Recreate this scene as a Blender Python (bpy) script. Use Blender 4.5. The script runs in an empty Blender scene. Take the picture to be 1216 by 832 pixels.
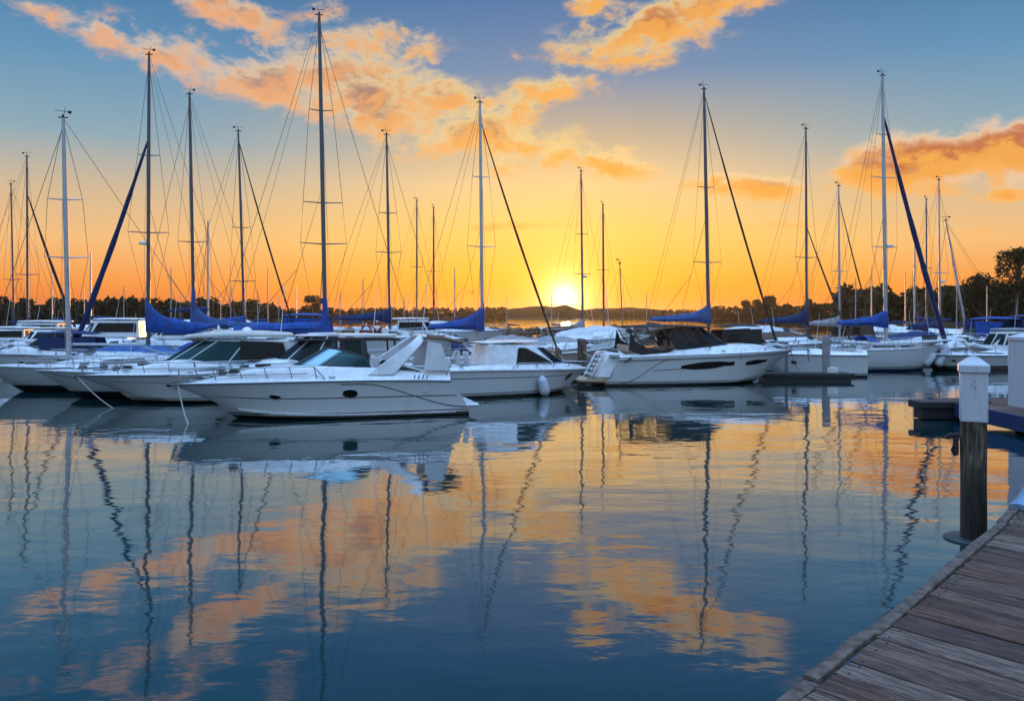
import bpy, bmesh, math, random
from mathutils import Vector, Matrix, noise as mnoise
R = math.radians
random.seed(7)
sc = bpy.context.scene
C = sc.collection

# ------------------------------------------------------------------ camera
FPX, W0, H0, YH, CAMH = 954.0, 1216.0, 832.0, 373.0, 3.8
cam = bpy.data.cameras.new('camera')
camo = bpy.data.objects.new('camera', cam); C.objects.link(camo)
cam.sensor_width = 36; cam.lens = FPX / W0 * 36
cam.shift_y = -(H0 / 2 - YH) / W0
cam.clip_start = 0.1; cam.clip_end = 6000
camo.location = (0, 0, CAMH); camo.rotation_euler = (R(90), 0, 0)
sc.camera = camo

def at(px, depth, z=0.0):
    return Vector(((px - W0 / 2) / FPX * depth, depth, z))
def dep(y, z=0.0):
    return FPX * (CAMH - z) / (y - YH)

# ------------------------------------------------------------------ world
SUN_AZ, SUN_EL = R(3.8), R(1.2)
world = bpy.data.worlds.new('World'); sc.world = world; world.use_nodes = True
WN, WL = world.node_tree.nodes, world.node_tree.links
WN.clear()

class NB:                                                          # little node-graph helper
    def __init__(s, nt): s.nt = nt; s.n = nt.nodes; s.l = nt.links
    def new(s, t, **k):
        n = s.n.new(t)
        for a, b in k.items(): setattr(n, a, b)
        return n
    def put(s, sock, v):
        if isinstance(v, bpy.types.NodeSocket): s.l.new(v, sock)
        elif v is not None: sock.default_value = v
    def m(s, op, a, b=None, c=None, clamp=False):
        n = s.new('ShaderNodeMath', operation=op, use_clamp=clamp)
        s.put(n.inputs[0], a)
        if b is not None: s.put(n.inputs[1], b)
        if c is not None: s.put(n.inputs[2], c)
        return n.outputs[0]
    def mix(s, f, a, b, mode='MIX'):
        n = s.new('ShaderNodeMix', data_type='RGBA', blend_type=mode)
        n.clamp_factor = True
        s.put(n.inputs[0], f); s.put(n.inputs[6], a); s.put(n.inputs[7], b)
        return n.outputs[2]
    def ramp(s, f, stops, interp='LINEAR'):
        n = s.new('ShaderNodeValToRGB'); n.color_ramp.interpolation = interp
        cr = n.color_ramp
        while len(cr.elements) < len(stops): cr.elements.new(0.5)
        for e, (p, c) in zip(cr.elements, stops):
            e.position = p; e.color = (*c, 1) if len(c) == 3 else c
        s.put(n.inputs[0], f)
        return n.outputs[0]
    def maprange(s, v, a, b, c=0, d=1, t='SMOOTHSTEP'):
        n = s.new('ShaderNodeMapRange', interpolation_type=t)
        for i, x in enumerate((v, a, b, c, d)): s.put(n.inputs[i], x)
        return n.outputs[0]
    def noise(s, vec, scale, detail=4, rough=.55, dist=0, dim='3D'):
        n = s.new('ShaderNodeTexNoise', noise_dimensions=dim)
        s.put(n.inputs['Vector'], vec); s.put(n.inputs['Scale'], scale); s.put(n.inputs['Detail'], detail)
        s.put(n.inputs['Roughness'], rough); s.put(n.inputs['Distortion'], dist)
        return n.outputs[0]
    def comb(s, x, y, z=0.0):
        n = s.new('ShaderNodeCombineXYZ')
        s.put(n.inputs[0], x); s.put(n.inputs[1], y); s.put(n.inputs[2], z)
        return n.outputs[0]

def srgb(r, g, b):
    f = lambda c: (c / 255 / 12.92) if c / 255 <= .04045 else ((c / 255 + .055) / 1.055) ** 2.4
    return (f(r), f(g), f(b))

w = NB(world.node_tree)
tc = w.new('ShaderNodeTexCoord')
sep = w.new('ShaderNodeSeparateXYZ'); w.l.new(tc.outputs['Generated'], sep.inputs[0])
DX, DY, DZ = sep.outputs
az = w.m('ARCTAN2', DX, DY)
el = w.m('ARCSINE', DZ)
ael = w.m('ABSOLUTE', el)
# gradient with height, away from the sun
g_far = w.ramp(w.m('DIVIDE', ael, R(60), clamp=True), [
    (0.000, srgb(234, 112, 40)), (0.035, srgb(246, 154, 72)), (0.080, srgb(243, 188, 124)),
    (0.130, srgb(212, 184, 148)), (0.190, srgb(140, 168, 182)), (0.270, srgb(96, 146, 184)), (0.370, srgb(56, 112, 160)),
    (0.50, srgb(40, 92, 136)), (0.64, srgb(84, 138, 200)), (1.0, srgb(150, 190, 240))])
g_near = w.ramp(w.m('DIVIDE', ael, R(60), clamp=True), [
    (0.000, srgb(255, 140, 10)), (0.045, srgb(255, 184, 40)), (0.095, srgb(255, 206, 98)),
    (0.150, srgb(248, 206, 142)), (0.210, srgb(196, 176, 148)), (0.280, srgb(116, 142, 176)), (0.37, srgb(72, 114, 168)),
    (0.50, srgb(44, 92, 140)), (0.64, srgb(84, 138, 200)), (1.0, srgb(150, 190, 240))])
g_back = w.ramp(w.m('DIVIDE', ael, R(70), clamp=True), [
    (0.0, srgb(150, 170, 190)), (0.15, srgb(172, 192, 210)), (0.35, srgb(158, 190, 222)), (0.7, srgb(150, 190, 232)), (1.0, srgb(150, 190, 240))])
daz = w.m('SUBTRACT', az, SUN_AZ)
adaz = w.m('ABSOLUTE', daz)
nearf = w.maprange(adaz, R(30), R(0), 0, 1)
backf = w.maprange(adaz, R(62), R(125), 0, 1)
base = w.mix(nearf, g_far, g_near)
base = w.mix(backf, base, g_back)

# clouds: soft ellipses in azimuth/elevation broken up by layered noise
def cloud_nodes(nb, azv, elv):
    def px(x, y, rx, ry, slope, amp=1.0):
        a0 = math.atan((x - 608) / 954); e0 = math.atan((YH - y) / 954 * math.cos(a0))
        return (a0, e0, rx / 954 * math.cos(a0) ** 1.5, ry / 954, math.atan(slope), amp)
    E = [px(170, 62, 150, 17, -.18, .85), px(300, 92, 150, 26, -.22, 1.0), px(440, 114, 140, 46, -.24, 1.15), px(440, 60, 100, 34, -.1, .62),
         px(575, 150, 130, 40, -.30, .95), px(690, 185, 85, 20, -.2, .8), px(275, 12, 75, 22, -.3, .85), px(375, 20, 50, 20, -.1, .6),
         px(650, 106, 75, 20, .05, .85), px(600, 70, 50, 12, .1, .5), px(458, 38, 50, 13, -.05, .8), px(770, 34, 95, 34, .22, 1.2), px(850, 6, 85, 20, .12, .95), px(700, 6, 30, 16, .1, .7),
         px(1105, 192, 98, 26, .08, 1.7), px(1190, 178, 80, 26, .0, 1.6), px(900, 222, 74, 13, -.1, 1.2), px(628, 268, 75, 6, .03, .8),
         px(780, 195, 70, 8, -.05, .55), px(1010, 268, 160, 4, 0, .35), px(930, 268, 90, 5, -.03, .55), px(1190, 232, 40, 8, 0, .6), px(1180, 274, 40, 5, 0, .5),
         px(200, -60, 190, 30, .1, .5), px(1150, -120, 200, 40, .1, .6), px(620, -160, 200, 36, -.1, .5)]
    tot = None
    for a0, e0, rx, ry, th, amp in E:
        da = nb.m('SUBTRACT', azv, a0); de = nb.m('SUBTRACT', elv, e0)
        c, s_ = math.cos(th), math.sin(th)
        xr = nb.m('ADD', nb.m('MULTIPLY', da, c / rx), nb.m('MULTIPLY', de, s_ / rx))
        yr = nb.m('ADD', nb.m('MULTIPLY', de, c / ry), nb.m('MULTIPLY', da, -s_ / ry))
        q = nb.m('ADD', nb.m('MULTIPLY', xr, xr), nb.m('MULTIPLY', yr, yr))
        g = nb.m('MULTIPLY', nb.m('EXPONENT', nb.m('MULTIPLY', q, -0.8)), amp)
        tot = g if tot is None else nb.m('MAXIMUM', tot, g)
    vec = nb.comb(azv, nb.m('MULTIPLY', elv, 1.7))
    n1 = nb.noise(vec, 11.0, 10, .64, .45)
    n2 = nb.noise(vec, 46.0, 8, .66, .4)
    def puff(scale):
        v_ = nb.new('ShaderNodeTexVoronoi', feature='SMOOTH_F1', voronoi_dimensions='2D')
        wv = nb.new('ShaderNodeVectorMath', operation='MULTIPLY_ADD'); nb.put(wv.inputs[0], n2); wv.inputs[1].default_value = (.035, .035, 0); nb.l.new(vec, wv.inputs[2]); nb.l.new(wv.outputs[0], v_.inputs['Vector'])
        v_.inputs['Scale'].default_value = scale; v_.inputs['Smoothness'].default_value = .25
        return nb.m('SUBTRACT', .42, v_.outputs['Distance'])
    nn = nb.m('ADD', nb.m('MULTIPLY', nb.m('SUBTRACT', n1, .5), 2.2), nb.m('MULTIPLY', nb.m('SUBTRACT', n2, .5), 1.0))
    nn = nb.m('ADD', nn, nb.m('ADD', nb.m('MULTIPLY', puff(17), .55), nb.m('MULTIPLY', puff(44), .16)))
    raw = nb.m('ADD', tot, nb.m('MULTIPLY', nn, nb.maprange(tot, .02, .4, 0, 1)))
    return raw
ng = bpy.data.node_groups.new('cloud_density', 'ShaderNodeTree')
ng.interface.new_socket('az', in_out='INPUT', socket_type='NodeSocketFloat')
ng.interface.new_socket('el', in_out='INPUT', socket_type='NodeSocketFloat')
ng.interface.new_socket('raw', in_out='OUTPUT', socket_type='NodeSocketFloat')
gb = NB(ng); gi = gb.new('NodeGroupInput'); go = gb.new('NodeGroupOutput')
ng.links.new(cloud_nodes(gb, gi.outputs[0], gi.outputs[1]), go.inputs[0])
def dens(a, e):
    n = w.new('ShaderNodeGroup'); n.node_tree = ng
    w.put(n.inputs[0], a); w.put(n.inputs[1], e)
    return n.outputs[0]
raw0 = dens(az, el)
raw1 = dens(w.m('SUBTRACT', az, w.m('MULTIPLY', daz, .03)), w.m('SUBTRACT', el, .013))   # a step towards the sun
cov = w.maprange(raw0, .24, .92)
lit = w.maprange(w.m('SUBTRACT', raw0, raw1), -.22, .36, 0, 1)
thick = w.maprange(raw0, .55, 1.30)
c_edge = w.mix(nearf, (*srgb(248, 208, 168), 1), (*srgb(255, 220, 140), 1))
c_core = w.mix(w.maprange(az, R(-20), R(12)), (*srgb(138, 108, 116), 1), (*srgb(196, 106, 50), 1))
c_lit = w.mix(w.maprange(az, R(-24), R(6)), (*srgb(246, 172, 112), 1), (*srgb(255, 176, 66), 1))
ccol = w.mix(thick, c_edge, c_core)
ccol = w.mix(w.m('MULTIPLY', lit, .8), ccol, c_lit)
sky = w.mix(w.m('MULTIPLY', cov, .93), base, ccol)
# glow round the sun
sd = (math.sin(SUN_AZ) * math.cos(SUN_EL), math.cos(SUN_AZ) * math.cos(SUN_EL), math.sin(SUN_EL))
vd = w.new('ShaderNodeVectorMath', operation='DISTANCE'); w.l.new(tc.outputs['Generated'], vd.inputs[0]); vd.inputs[1].default_value = sd
dist = vd.outputs['Value']
def glow(k, amp): return w.m('MULTIPLY', w.m('EXPONENT', w.m('MULTIPLY', dist, -k)), amp)
def addc(a, f, col):
    n = w.new('ShaderNodeVectorMath', operation='SCALE'); n.inputs[0].default_value = col; w.put(n.inputs['Scale'], f)
    m_ = w.new('ShaderNodeVectorMath', operation='ADD'); w.l.new(a, m_.inputs[0]); w.l.new(n.outputs[0], m_.inputs[1])
    return m_.outputs[0]
sky = addc(sky, glow(8, .14), (1, .56, .05))
sky = addc(sky, glow(34, 1.0), (1, .74, .28))
disc = glow(110, 4.5)
sky = addc(sky, disc, (1, .93, .62))
zen = w.new('ShaderNodeVectorMath', operation='SCALE'); w.l.new(sky, zen.inputs[0]); w.put(zen.inputs['Scale'], w.maprange(el, R(36), R(65), 1, 3.8)); sky = zen.outputs[0]
nish = w.new('ShaderNodeTexSky', sky_type='NISHITA')
nish.sun_disc = False; nish.sun_elevation = SUN_EL; nish.sun_rotation = SUN_AZ
bg1 = w.new('ShaderNodeBackground'); w.l.new(sky, bg1.inputs[0]); bg1.inputs[1].default_value = 1.0
bg2 = w.new('ShaderNodeBackground'); w.l.new(nish.outputs[0], bg2.inputs[0]); bg2.inputs[1].default_value = 0.010
ad = w.new('ShaderNodeAddShader'); w.l.new(bg1.outputs[0], ad.inputs[0]); w.l.new(bg2.outputs[0], ad.inputs[1])
wo = w.new('ShaderNodeOutputWorld'); w.l.new(ad.outputs[0], wo.inputs[0])
world.cycles.sampling_method = 'MANUAL'; world.cycles.sample_map_resolution = 1024

# ------------------------------------------------------------------ sun
sun = bpy.data.lights.new('sun', 'SUN'); sun.energy = 2.2; sun.angle = R(0.6); sun.color = (1, .44, .13)
suno = bpy.data.objects.new('sun', sun); C.objects.link(suno)
suno.rotation_euler = Vector(sd).to_track_quat('Z', 'Y').to_euler()

sc.view_settings.view_transform = 'Standard'; sc.view_settings.look = 'None'
sc.view_settings.exposure = 0; sc.view_settings.gamma = 1
sc.render.engine = 'CYCLES'
sc.cycles.max_bounces = 8; sc.cycles.transparent_max_bounces = 12; sc.cycles.glossy_bounces = 4; sc.cycles.diffuse_bounces = 2
sc.cycles.caustics_reflective = False; sc.cycles.caustics_refractive = False
sc.cycles.sample_clamp_indirect = 4; sc.cycles.use_denoising = True

# ------------------------------------------------------------------ materials
def mat(name):
    m = bpy.data.materials.new(name); m.use_nodes = True
    nb = NB(m.node_tree)
    return m, nb, m.node_tree.nodes['Principled BSDF']
def simple(name, col, rough=.5, metal=0., var=.12, nscale=3., bump=0., coat=0., spec=None):
    m, nb, p = mat(name)
    t = nb.new('ShaderNodeTexCoord')
    n = nb.noise(t.outputs['Object'], nscale, 5, .6)
    f = nb.maprange(n, .3, .7, 0, 1)
    lo = tuple(c * (1 - var) for c in col); hi = tuple(min(1, c * (1 + var)) for c in col)
    c = nb.mix(f, (*lo, 1), (*hi, 1)); nb.l.new(c, p.inputs['Base Color'])
    nb.put(p.inputs['Roughness'], nb.maprange(n, .3, .7, max(0.02, rough - .06), min(1, rough + .08)))
    p.inputs['Metallic'].default_value = metal
    if coat: p.inputs['Coat Weight'].default_value = coat; p.inputs['Coat Roughness'].default_value = .08
    if spec is not None: p.inputs['Specular IOR Level'].default_value = spec
    if bump:
        b = nb.new('ShaderNodeBump'); b.inputs['Strength'].default_value = bump; b.inputs['Distance'].default_value = .02
        nb.l.new(nb.noise(t.outputs['Object'], nscale * 6, 6, .65), b.inputs['Height']); nb.l.new(b.outputs[0], p.inputs['Normal'])
    return m
def hull_mat(name, col, boot=(.008, .008, .01), z1=.14, z2=.19, z3=.23, under=(.01, .012, .02)):
    m, nb, p = mat(name)
    t = nb.new('ShaderNodeTexCoord'); s_ = nb.new('ShaderNodeSeparateXYZ'); nb.l.new(t.outputs['Object'], s_.inputs[0])
    z = s_.outputs[2]
    mp = nb.new('ShaderNodeMapping'); mp.inputs['Scale'].default_value = (3, 3, .35); nb.l.new(t.outputs['Object'], mp.inputs[0])
    streak = nb.maprange(nb.noise(mp.outputs[0], 2.2, 6, .7), .45, .8, 0, .35)
    scum = nb.maprange(nb.m('ADD', z, nb.m('MULTIPLY', nb.noise(t.outputs['Object'], 5, 4), .12)), .45, .12, 0, .45)
    body = nb.mix(streak, (*col, 1), (*(c * .72 for c in col), 1))
    body = nb.mix(scum, body, (.30, .28, .20, 1))
    a = nb.m('LESS_THAN', z, z1); b_ = nb.m('MULTIPLY', nb.m('GREATER_THAN', z, z2), nb.m('LESS_THAN', z, z3))
    f = nb.m('MAXIMUM', a, b_)
    c = nb.mix(f, body, (*boot, 1)); nb.l.new(c, p.inputs['Base Color'])
    p.inputs['Roughness'].default_value = .28; p.inputs['Coat Weight'].default_value = .35; p.inputs['Coat Roughness'].default_value = .12
    return m
def glass_mat(name, tint, rough=.03, trans=.6):
    m, nb, p = mat(name)
    nt = m.node_tree; nt.nodes.remove(p)
    out = nt.nodes['Material Output']
    tr = nb.new('ShaderNodeBsdfTransparent'); tr.inputs[0].default_value = (*tint, 1)
    df = nb.new('ShaderNodeBsdfDiffuse'); df.inputs[0].default_value = (*(c * .25 for c in tint), 1)
    gl = nb.new('ShaderNodeBsdfGlossy'); gl.inputs[0].default_value = (.20, .31, .34, 1); gl.inputs['Roughness'].default_value = rough
    m0 = nb.new('ShaderNodeMixShader'); m0.inputs[0].default_value = 1 - trans
    nb.l.new(tr.outputs[0], m0.inputs[1]); nb.l.new(df.outputs[0], m0.inputs[2])
    fr = nb.new('ShaderNodeFresnel'); fr.inputs[0].default_value = 1.55
    mx = nb.new('ShaderNodeMixShader'); nb.l.new(fr.outputs[0], mx.inputs[0]); nb.l.new(m0.outputs[0], mx.inputs[1]); nb.l.new(gl.outputs[0], mx.inputs[2])
    nb.l.new(mx.outputs[0], out.inputs[0])
    return m

M = {}
M['gel'] = simple('white_gelcoat', (.72, .73, .76), .3, var=.13, nscale=2.6, coat=.3)
M['gel2'] = simple('cream_gelcoat', (.62, .60, .58), .36, var=.08, nscale=1.5, coat=.2)
M['grey'] = simple('grey_nonskid', (.42, .44, .47), .6, var=.12, nscale=4, bump=.2)
M['hull_white'] = hull_mat('hull_white_black_boot', (.72, .74, .77))
M['hull_greyblue'] = hull_mat('hull_greyed_thick_boot', (.48, .52, .53), z1=.34, z2=9, z3=10)
M['hull_blue'] = hull_mat('hull_white_blue_boot', (.70, .72, .76), boot=(.012, .03, .12), z1=.16, z2=.24, z3=.28)
M['hull_red'] = hull_mat('hull_white_red_boot', (.70, .71, .73), boot=(.16, .018, .012), z1=.14, z2=9, z3=10)
M['hull_navy'] = hull_mat('hull_dark_navy', (.015, .025, .07), boot=(.5, .5, .5), z1=.06, z2=9, z3=10)
M['hull_wood'] = hull_mat('hull_weathered_grey', (.60, .50, .43), boot=(.05, .035, .03), z1=.3, z2=9, z3=10)
M['black'] = simple('black_rubber', (.012, .012, .014), .5, var=.2)
M['blackglass'] = simple('black_window', (.004, .005, .006), .1, var=.1, spec=.3)
M['alu'] = simple('mast_aluminium', (.42, .44, .48), .42, .55, var=.1)
M['darkalu'] = simple('dark_mast_aluminium', (.10, .11, .13), .45, .4, var=.15)
M['steel'] = simple('stainless_rail', (.34, .35, .38), .25, .9, var=.1)
M['wire'] = simple('rigging_wire', (.10, .095, .09), .5, .5, var=.1)
M['blue'] = simple('blue_canvas', (.008, .065, .31), .75, var=.35, nscale=2.5, bump=.5)
M['fadedblue'] = simple('faded_blue_canvas', (.035, .095, .27), .8, var=.35, nscale=2.2, bump=.6)
M['navy'] = simple('navy_canvas', (.006, .024, .10), .8, var=.3, nscale=3, bump=.5)
M['darkcanvas'] = simple('black_canvas', (.014, .013, .014), .8, var=.3, bump=.4)
M['brownc'] = simple('brown_canvas', (.10, .055, .035), .8, var=.3, bump=.4)
M['greyc'] = simple('grey_tarpaulin', (.30, .29, .30), .8, var=.2, nscale=2, bump=.5)
M['whitec'] = simple('white_canvas', (.60, .60, .62), .8, var=.12, nscale=2, bump=.4)
M['tan'] = simple('tan_vinyl', (.42, .30, .20), .6, var=.2)
M['teak'] = simple('teak_trim', (.20, .10, .05), .55, var=.3, nscale=6)
M['fender'] = simple('fender_vinyl', (.52, .56, .66), .4, var=.1, coat=.2)
M['rope'] = simple('mooring_rope', (.45, .42, .38), .9, var=.25, nscale=30, bump=.4)
M['darkrope'] = simple('dark_rope', (.05, .045, .04), .9, var=.25, nscale=30)
M['red'] = simple('red_vinyl', (.42, .035, .02), .5, var=.15)
M['glass_teal'] = glass_mat('teal_windscreen_glass', (.10, .30, .32), trans=.45)
M['glass_smoke'] = glass_mat('smoked_glass', (.16, .18, .20), trans=.55)
M['glass_clear'] = glass_mat('clear_vinyl_window', (.62, .58, .52), .08, trans=.88)
M['engine'] = simple('outboard_cowling', (.02, .022, .026), .3, var=.2, coat=.5)
M['motor'] = simple('outboard_grey_cowling', (.16, .17, .2), .35, var=.2, coat=.4)

# ------------------------------------------------------------------ mesh helper
class MB:
    def __init__(s): s.v = []; s.f = []
    def add(s, vs, fs):
        o = len(s.v); s.v += [tuple(v) for v in vs]; s.f += [tuple(i + o for i in f) for f in fs]; return s
    def box(s, c, d, rz=0, ry=0, taper=1.0):
        m = Matrix.Rotation(rz, 3, 'Z') @ Matrix.Rotation(ry, 3, 'Y'); vs = []
        for z in (-1, 1):
            k = taper if z > 0 else 1
            for x, y in ((-1, -1), (1, -1), (1, 1), (-1, 1)):
                vs.append(Vector(c) + m @ Vector((x * d[0] / 2 * k, y * d[1] / 2 * k, z * d[2] / 2)))
        return s.add(vs, [(3, 2, 1, 0), (4, 5, 6, 7), (0, 1, 5, 4), (1, 2, 6, 5), (2, 3, 7, 6), (3, 0, 4, 7)])
    def loft(s, rings, closed=True, caps=True):
        n = len(rings[0]); vs = [p for r in rings for p in r]; fs = []
        for i in range(len(rings) - 1):
            for j in range(n if closed else n - 1):
                k = (j + 1) % n
                fs.append((i * n + j, i * n + k, (i + 1) * n + k, (i + 1) * n + j))
        if caps and closed:
            fs.append(tuple(range(n - 1, -1, -1))); fs.append(tuple((len(rings) - 1) * n + j for j in range(n)))
        return s.add(vs, fs)
    def tube(s, pts, r, n=6, closed=False):
        pts = [Vector(p) for p in pts]; rs = r if isinstance(r, (list, tuple)) else [r] * len(pts)
        rings = []
        for i, p in enumerate(pts):
            a = pts[max(i - 1, 0)]; b = pts[min(i + 1, len(pts) - 1)]
            if closed: a = pts[i - 1]; b = pts[(i + 1) % len(pts)]
            d = (b - a).normalized()
            u = d.cross(Vector((0, 0, 1)))
            if u.length < .05: u = d.cross(Vector((1, 0, 0)))
            u.normalize(); v = d.cross(u)
            rings.append([p + (u * math.cos(t) + v * math.sin(t)) * rs[i] for t in [2 * math.pi * k / n for k in range(n)]])
        if closed: rings.append(rings[0]); return s.loft(rings, caps=False)
        return s.loft(rings)
    def prism(s, poly, z0, z1, inset=0):
        b = [Vector((x, y, z0)) for x, y in poly]; t = [Vector((x, y, z1)) for x, y in poly]
        return s.loft([b, t])
    def lathe(s, prof, n=14, c=(0, 0, 0)):
        c = Vector(c)
        return s.loft([[c + Vector((r * math.cos(2 * math.pi * k / n), r * math.sin(2 * math.pi * k / n), z)) for k in range(n)] for r, z in prof])
    def xform(s, m):
        s.v = [tuple(m @ Vector(v)) for v in s.v]; return s

def obj(name, mb, m, parent=None, smooth=True, bevel=0, label=None):
    me = bpy.data.meshes.new(name); me.from_pydata(mb.v, [], mb.f); me.validate()
    bm = bmesh.new(); bm.from_mesh(me); bmesh.ops.recalc_face_normals(bm, faces=bm.faces)
    bm.to_mesh(me); bm.free()
    me.materials.append(M[m] if isinstance(m, str) else m)
    if smooth:
        me.shade_smooth()
        me.set_sharp_from_angle(angle=R(42))
    o = bpy.data.objects.new(name, me); C.objects.link(o)
    if bevel:
        b = o.modifiers.new('bevel', 'BEVEL'); b.width = bevel; b.segments = 2; b.limit_method = 'ANGLE'
    if parent: o.parent = parent
    if label: o['label'] = label
    return o
def tag(o, label, cat, group=None):
    o['label'] = label; o['category'] = cat
    if group: o['group'] = group
    return o
def thing(name, label, cat, loc=(0, 0, 0), rz=0, group=None):
    o = bpy.data.objects.new(name, None); C.objects.link(o); o.empty_display_size = .2
    o.location = loc; o.rotation_euler = (0, 0, rz)
    return tag(o, label, cat, group)
def struct(name, mb, m, smooth=True):
    o = obj(name, mb, m, smooth=smooth); o['kind'] = 'structure'; return o
def sst(x): x = max(0, min(1, x)); return x * x * (3 - 2 * x)
def lerp(a, b, t): return a + (b - a) * t

# ------------------------------------------------------------------ hulls
class Hull:
    def __init__(s, L, B, fs, fb, rake=1.0, p=2.3, s0=.42, stern=.06, q=1.35, chine=.86, zc=.03, crown=.5, cs=.62, w=.4,
                 cock=(.04, .42), cd=.35, sag=0., ck=.3, tw=.74, trk=0.):
        s.__dict__.update(locals())
    def bs(s, t):
        if t > s.s0: k = (t - s.s0) / (1 - s.s0); b = 1 - k ** s.p
        else: b = 1 - s.stern * ((s.s0 - t) / s.s0) ** 2
        return max(s.B / 2 * b, .012)
    def bc(s, t): return s.bs(t) * s.chine * (1 - .55 * t ** 4)
    def zs(s, t): return s.fs + (s.fb - s.fs) * t ** 1.8 - s.sag * math.sin(math.pi * t)
    def zch(s, t): return s.zc + s.zs(t) * .42 * t ** 5
    def P(s, t, v, side=1, off=0.):
        def q(t, v):
            x = -s.L / 2 + t * s.L - s.rake * (1 - v) * t ** 4 + s.trk * v ** 1.4 * (1 - t) ** 5
            y = lerp(s.bc(t), s.bs(t), v ** s.q)
            return Vector((x, side * y, lerp(s.zch(t), s.zs(t), v)))
        p = q(t, v)
        if off:
            e = .01
            a = q(min(t + e, .999), v) - q(max(t - e, 0), v); b = q(t, min(v + e, 1)) - q(t, max(v - e, 0))
            n = a.cross(b).normalized()
            if n.y * side < 0: n = -n
            p = p + n * off
        return p
    def hc(s, t):
        if t > s.cs: return s.crown * sst((1.0 - t) / (1.0 - s.cs) * 1.05 - .05)
        if 0 < t < s.cock[1]: return lerp(s.crown * s.ck, s.crown, sst(t / s.cock[1]))
        return s.crown
    def dz(s, t, u):
        au = abs(u)
        h = s.hc(t) * sst((1 - au) / s.w)
        if s.cock[0] < t < s.cock[1] and au < s.tw: h = -s.cd
        return s.zs(t) + .02 + h
    def deckz(s, x, y):
        t = (x + s.L / 2) / s.L
        return s.dz(t, y / s.bs(t))
    def build_hull(s, m, root, name='hull'):
        rows = []
        ts = [i / 26 for i in range(24)] + [.90, .94, .965, .985, 1.0]
        for t in sorted(set(ts)):
            vs = [1, .9, .75, .55, .35, .15, 0]
            a = [s.P(t, v, -1) for v in vs]; b = [s.P(t, v, 1) for v in reversed(vs)]
            kz = lerp(-.45, s.zch(t), t ** 4)
            xk = s.P(t, 0, 1).x
            rows.append(a + [Vector((xk, 0, kz))] + b)
        mb = MB(); mb.loft(rows, closed=False)
        n = len(rows[0]); mb.f.append(tuple(range(n)))
        mb.f.append(tuple((len(rows) - 1) * n + j for j in range(n)))
        return obj(name, mb, m, root)
    def build_deck(s, m, root):
        a, b = s.cock; e = .002
        ts = ([0] + [a - e, a + e] + [lerp(a, b, k / 6) for k in range(1, 6)] + [b - e, b + e] if b > 0 else [0]) + [lerp(max(b, 0), 1, k / 22) for k in range(1, 22)] + [.985, 1]
        us = [1, .97, .93, .88, .83, .78, s.tw + .002, s.tw - .002, .6, .45, .3, .15, 0]
        us = [-u for u in us] + [u for u in reversed(us[:-1])]
        rows = []
        for t in sorted(set(ts)):
            r = []
            for u in us:
                r.append(Vector((-s.L / 2 + t * s.L + s.trk * (1 - t) ** 5, s.bs(t) * u, s.dz(t, u))))
            rows.append(r)
        mb = MB(); mb.loft(rows, closed=False)
        return obj('deck', mb, m, root)
    def rub(s, root, m='black', r=.035, v=1.0):
        for sd_ in (-1, 1):
            mb = MB(); mb.tube([s.P(t / 30, v, sd_, .01) for t in range(0, 31)], r, 6); obj('rub_rail', mb, m, root)
    def band(s, root, name, m, t0, t1, lo, hi, side=-1, off=.014, n=16, label=None):
        mb = MB(); rings = []
        for i in range(n + 1):
            u = i / n; t = lerp(t0, t1, u); a, b = lo(u), hi(u)
            rings.append([s.P(t, a, side, 0.002), s.P(t, a, side, off), s.P(t, b, side, off), s.P(t, b, side, 0.002)])
        mb.loft(rings); return obj(name, mb, m, root, smooth=False, label=label)
    def port(s, root, t0, v0, dt, dv, side=-1, m='blackglass', frame='steel'):
        mb = MB(); ring = []; n = 20
        for k in range(n):
            a = 2 * math.pi * k / n
            ring.append(s.P(t0 + dt * math.cos(a), v0 + dv * math.sin(a), side, .012))
        mb.add(ring + [s.P(t0, v0, side, .012)], [(k, (k + 1) % n, n) for k in range(n)])
        o = obj('porthole', mb, m, root, smooth=False)
        f = MB(); f.tube(ring, .014, 5, closed=True); obj('frame', f, frame, o)
        return o
    def bowrail(s, root, t0=.5, h=.6, m='steel', inset=.12, n=5, r=.022, mid=True, nose=.25):
        for sd_ in (-1, 1):
            mb = MB(); top = []
            for i in range(25):
                t = lerp(t0, .985, i / 24); y = max(s.bs(t) - inset, .05)
                hh = h * min(1, i / 2.0 + .0)
                top.append(Vector((-s.L / 2 + t * s.L + (nose * (i / 24) ** 6), sd_ * y, s.zs(t) + .03 + hh)))
            top.append(Vector((top[-1].x + .06, 0, top[-1].z)))
            mb.tube(top, r, 6)
            if mid: mb.tube([Vector((p.x - .02, p.y, p.z - h * .5)) for p in top[3:]], r * .7, 5)
            for k in range(n):
                i = 2 + int(k * 21 / max(1, n - 1)); i = min(i, 23); p = top[i]; t = (p.x + s.L / 2) / s.L
                mb.tube([p, (p.x - .10, p.y, s.deckz(min(p.x - .10, s.L / 2 * .97), p.y * .98) - .02 if abs(p.x) < s.L / 2 * .97 else s.zs(.98))], r * .85, 5)
            obj('bow_rail', mb, m, root)

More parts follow.
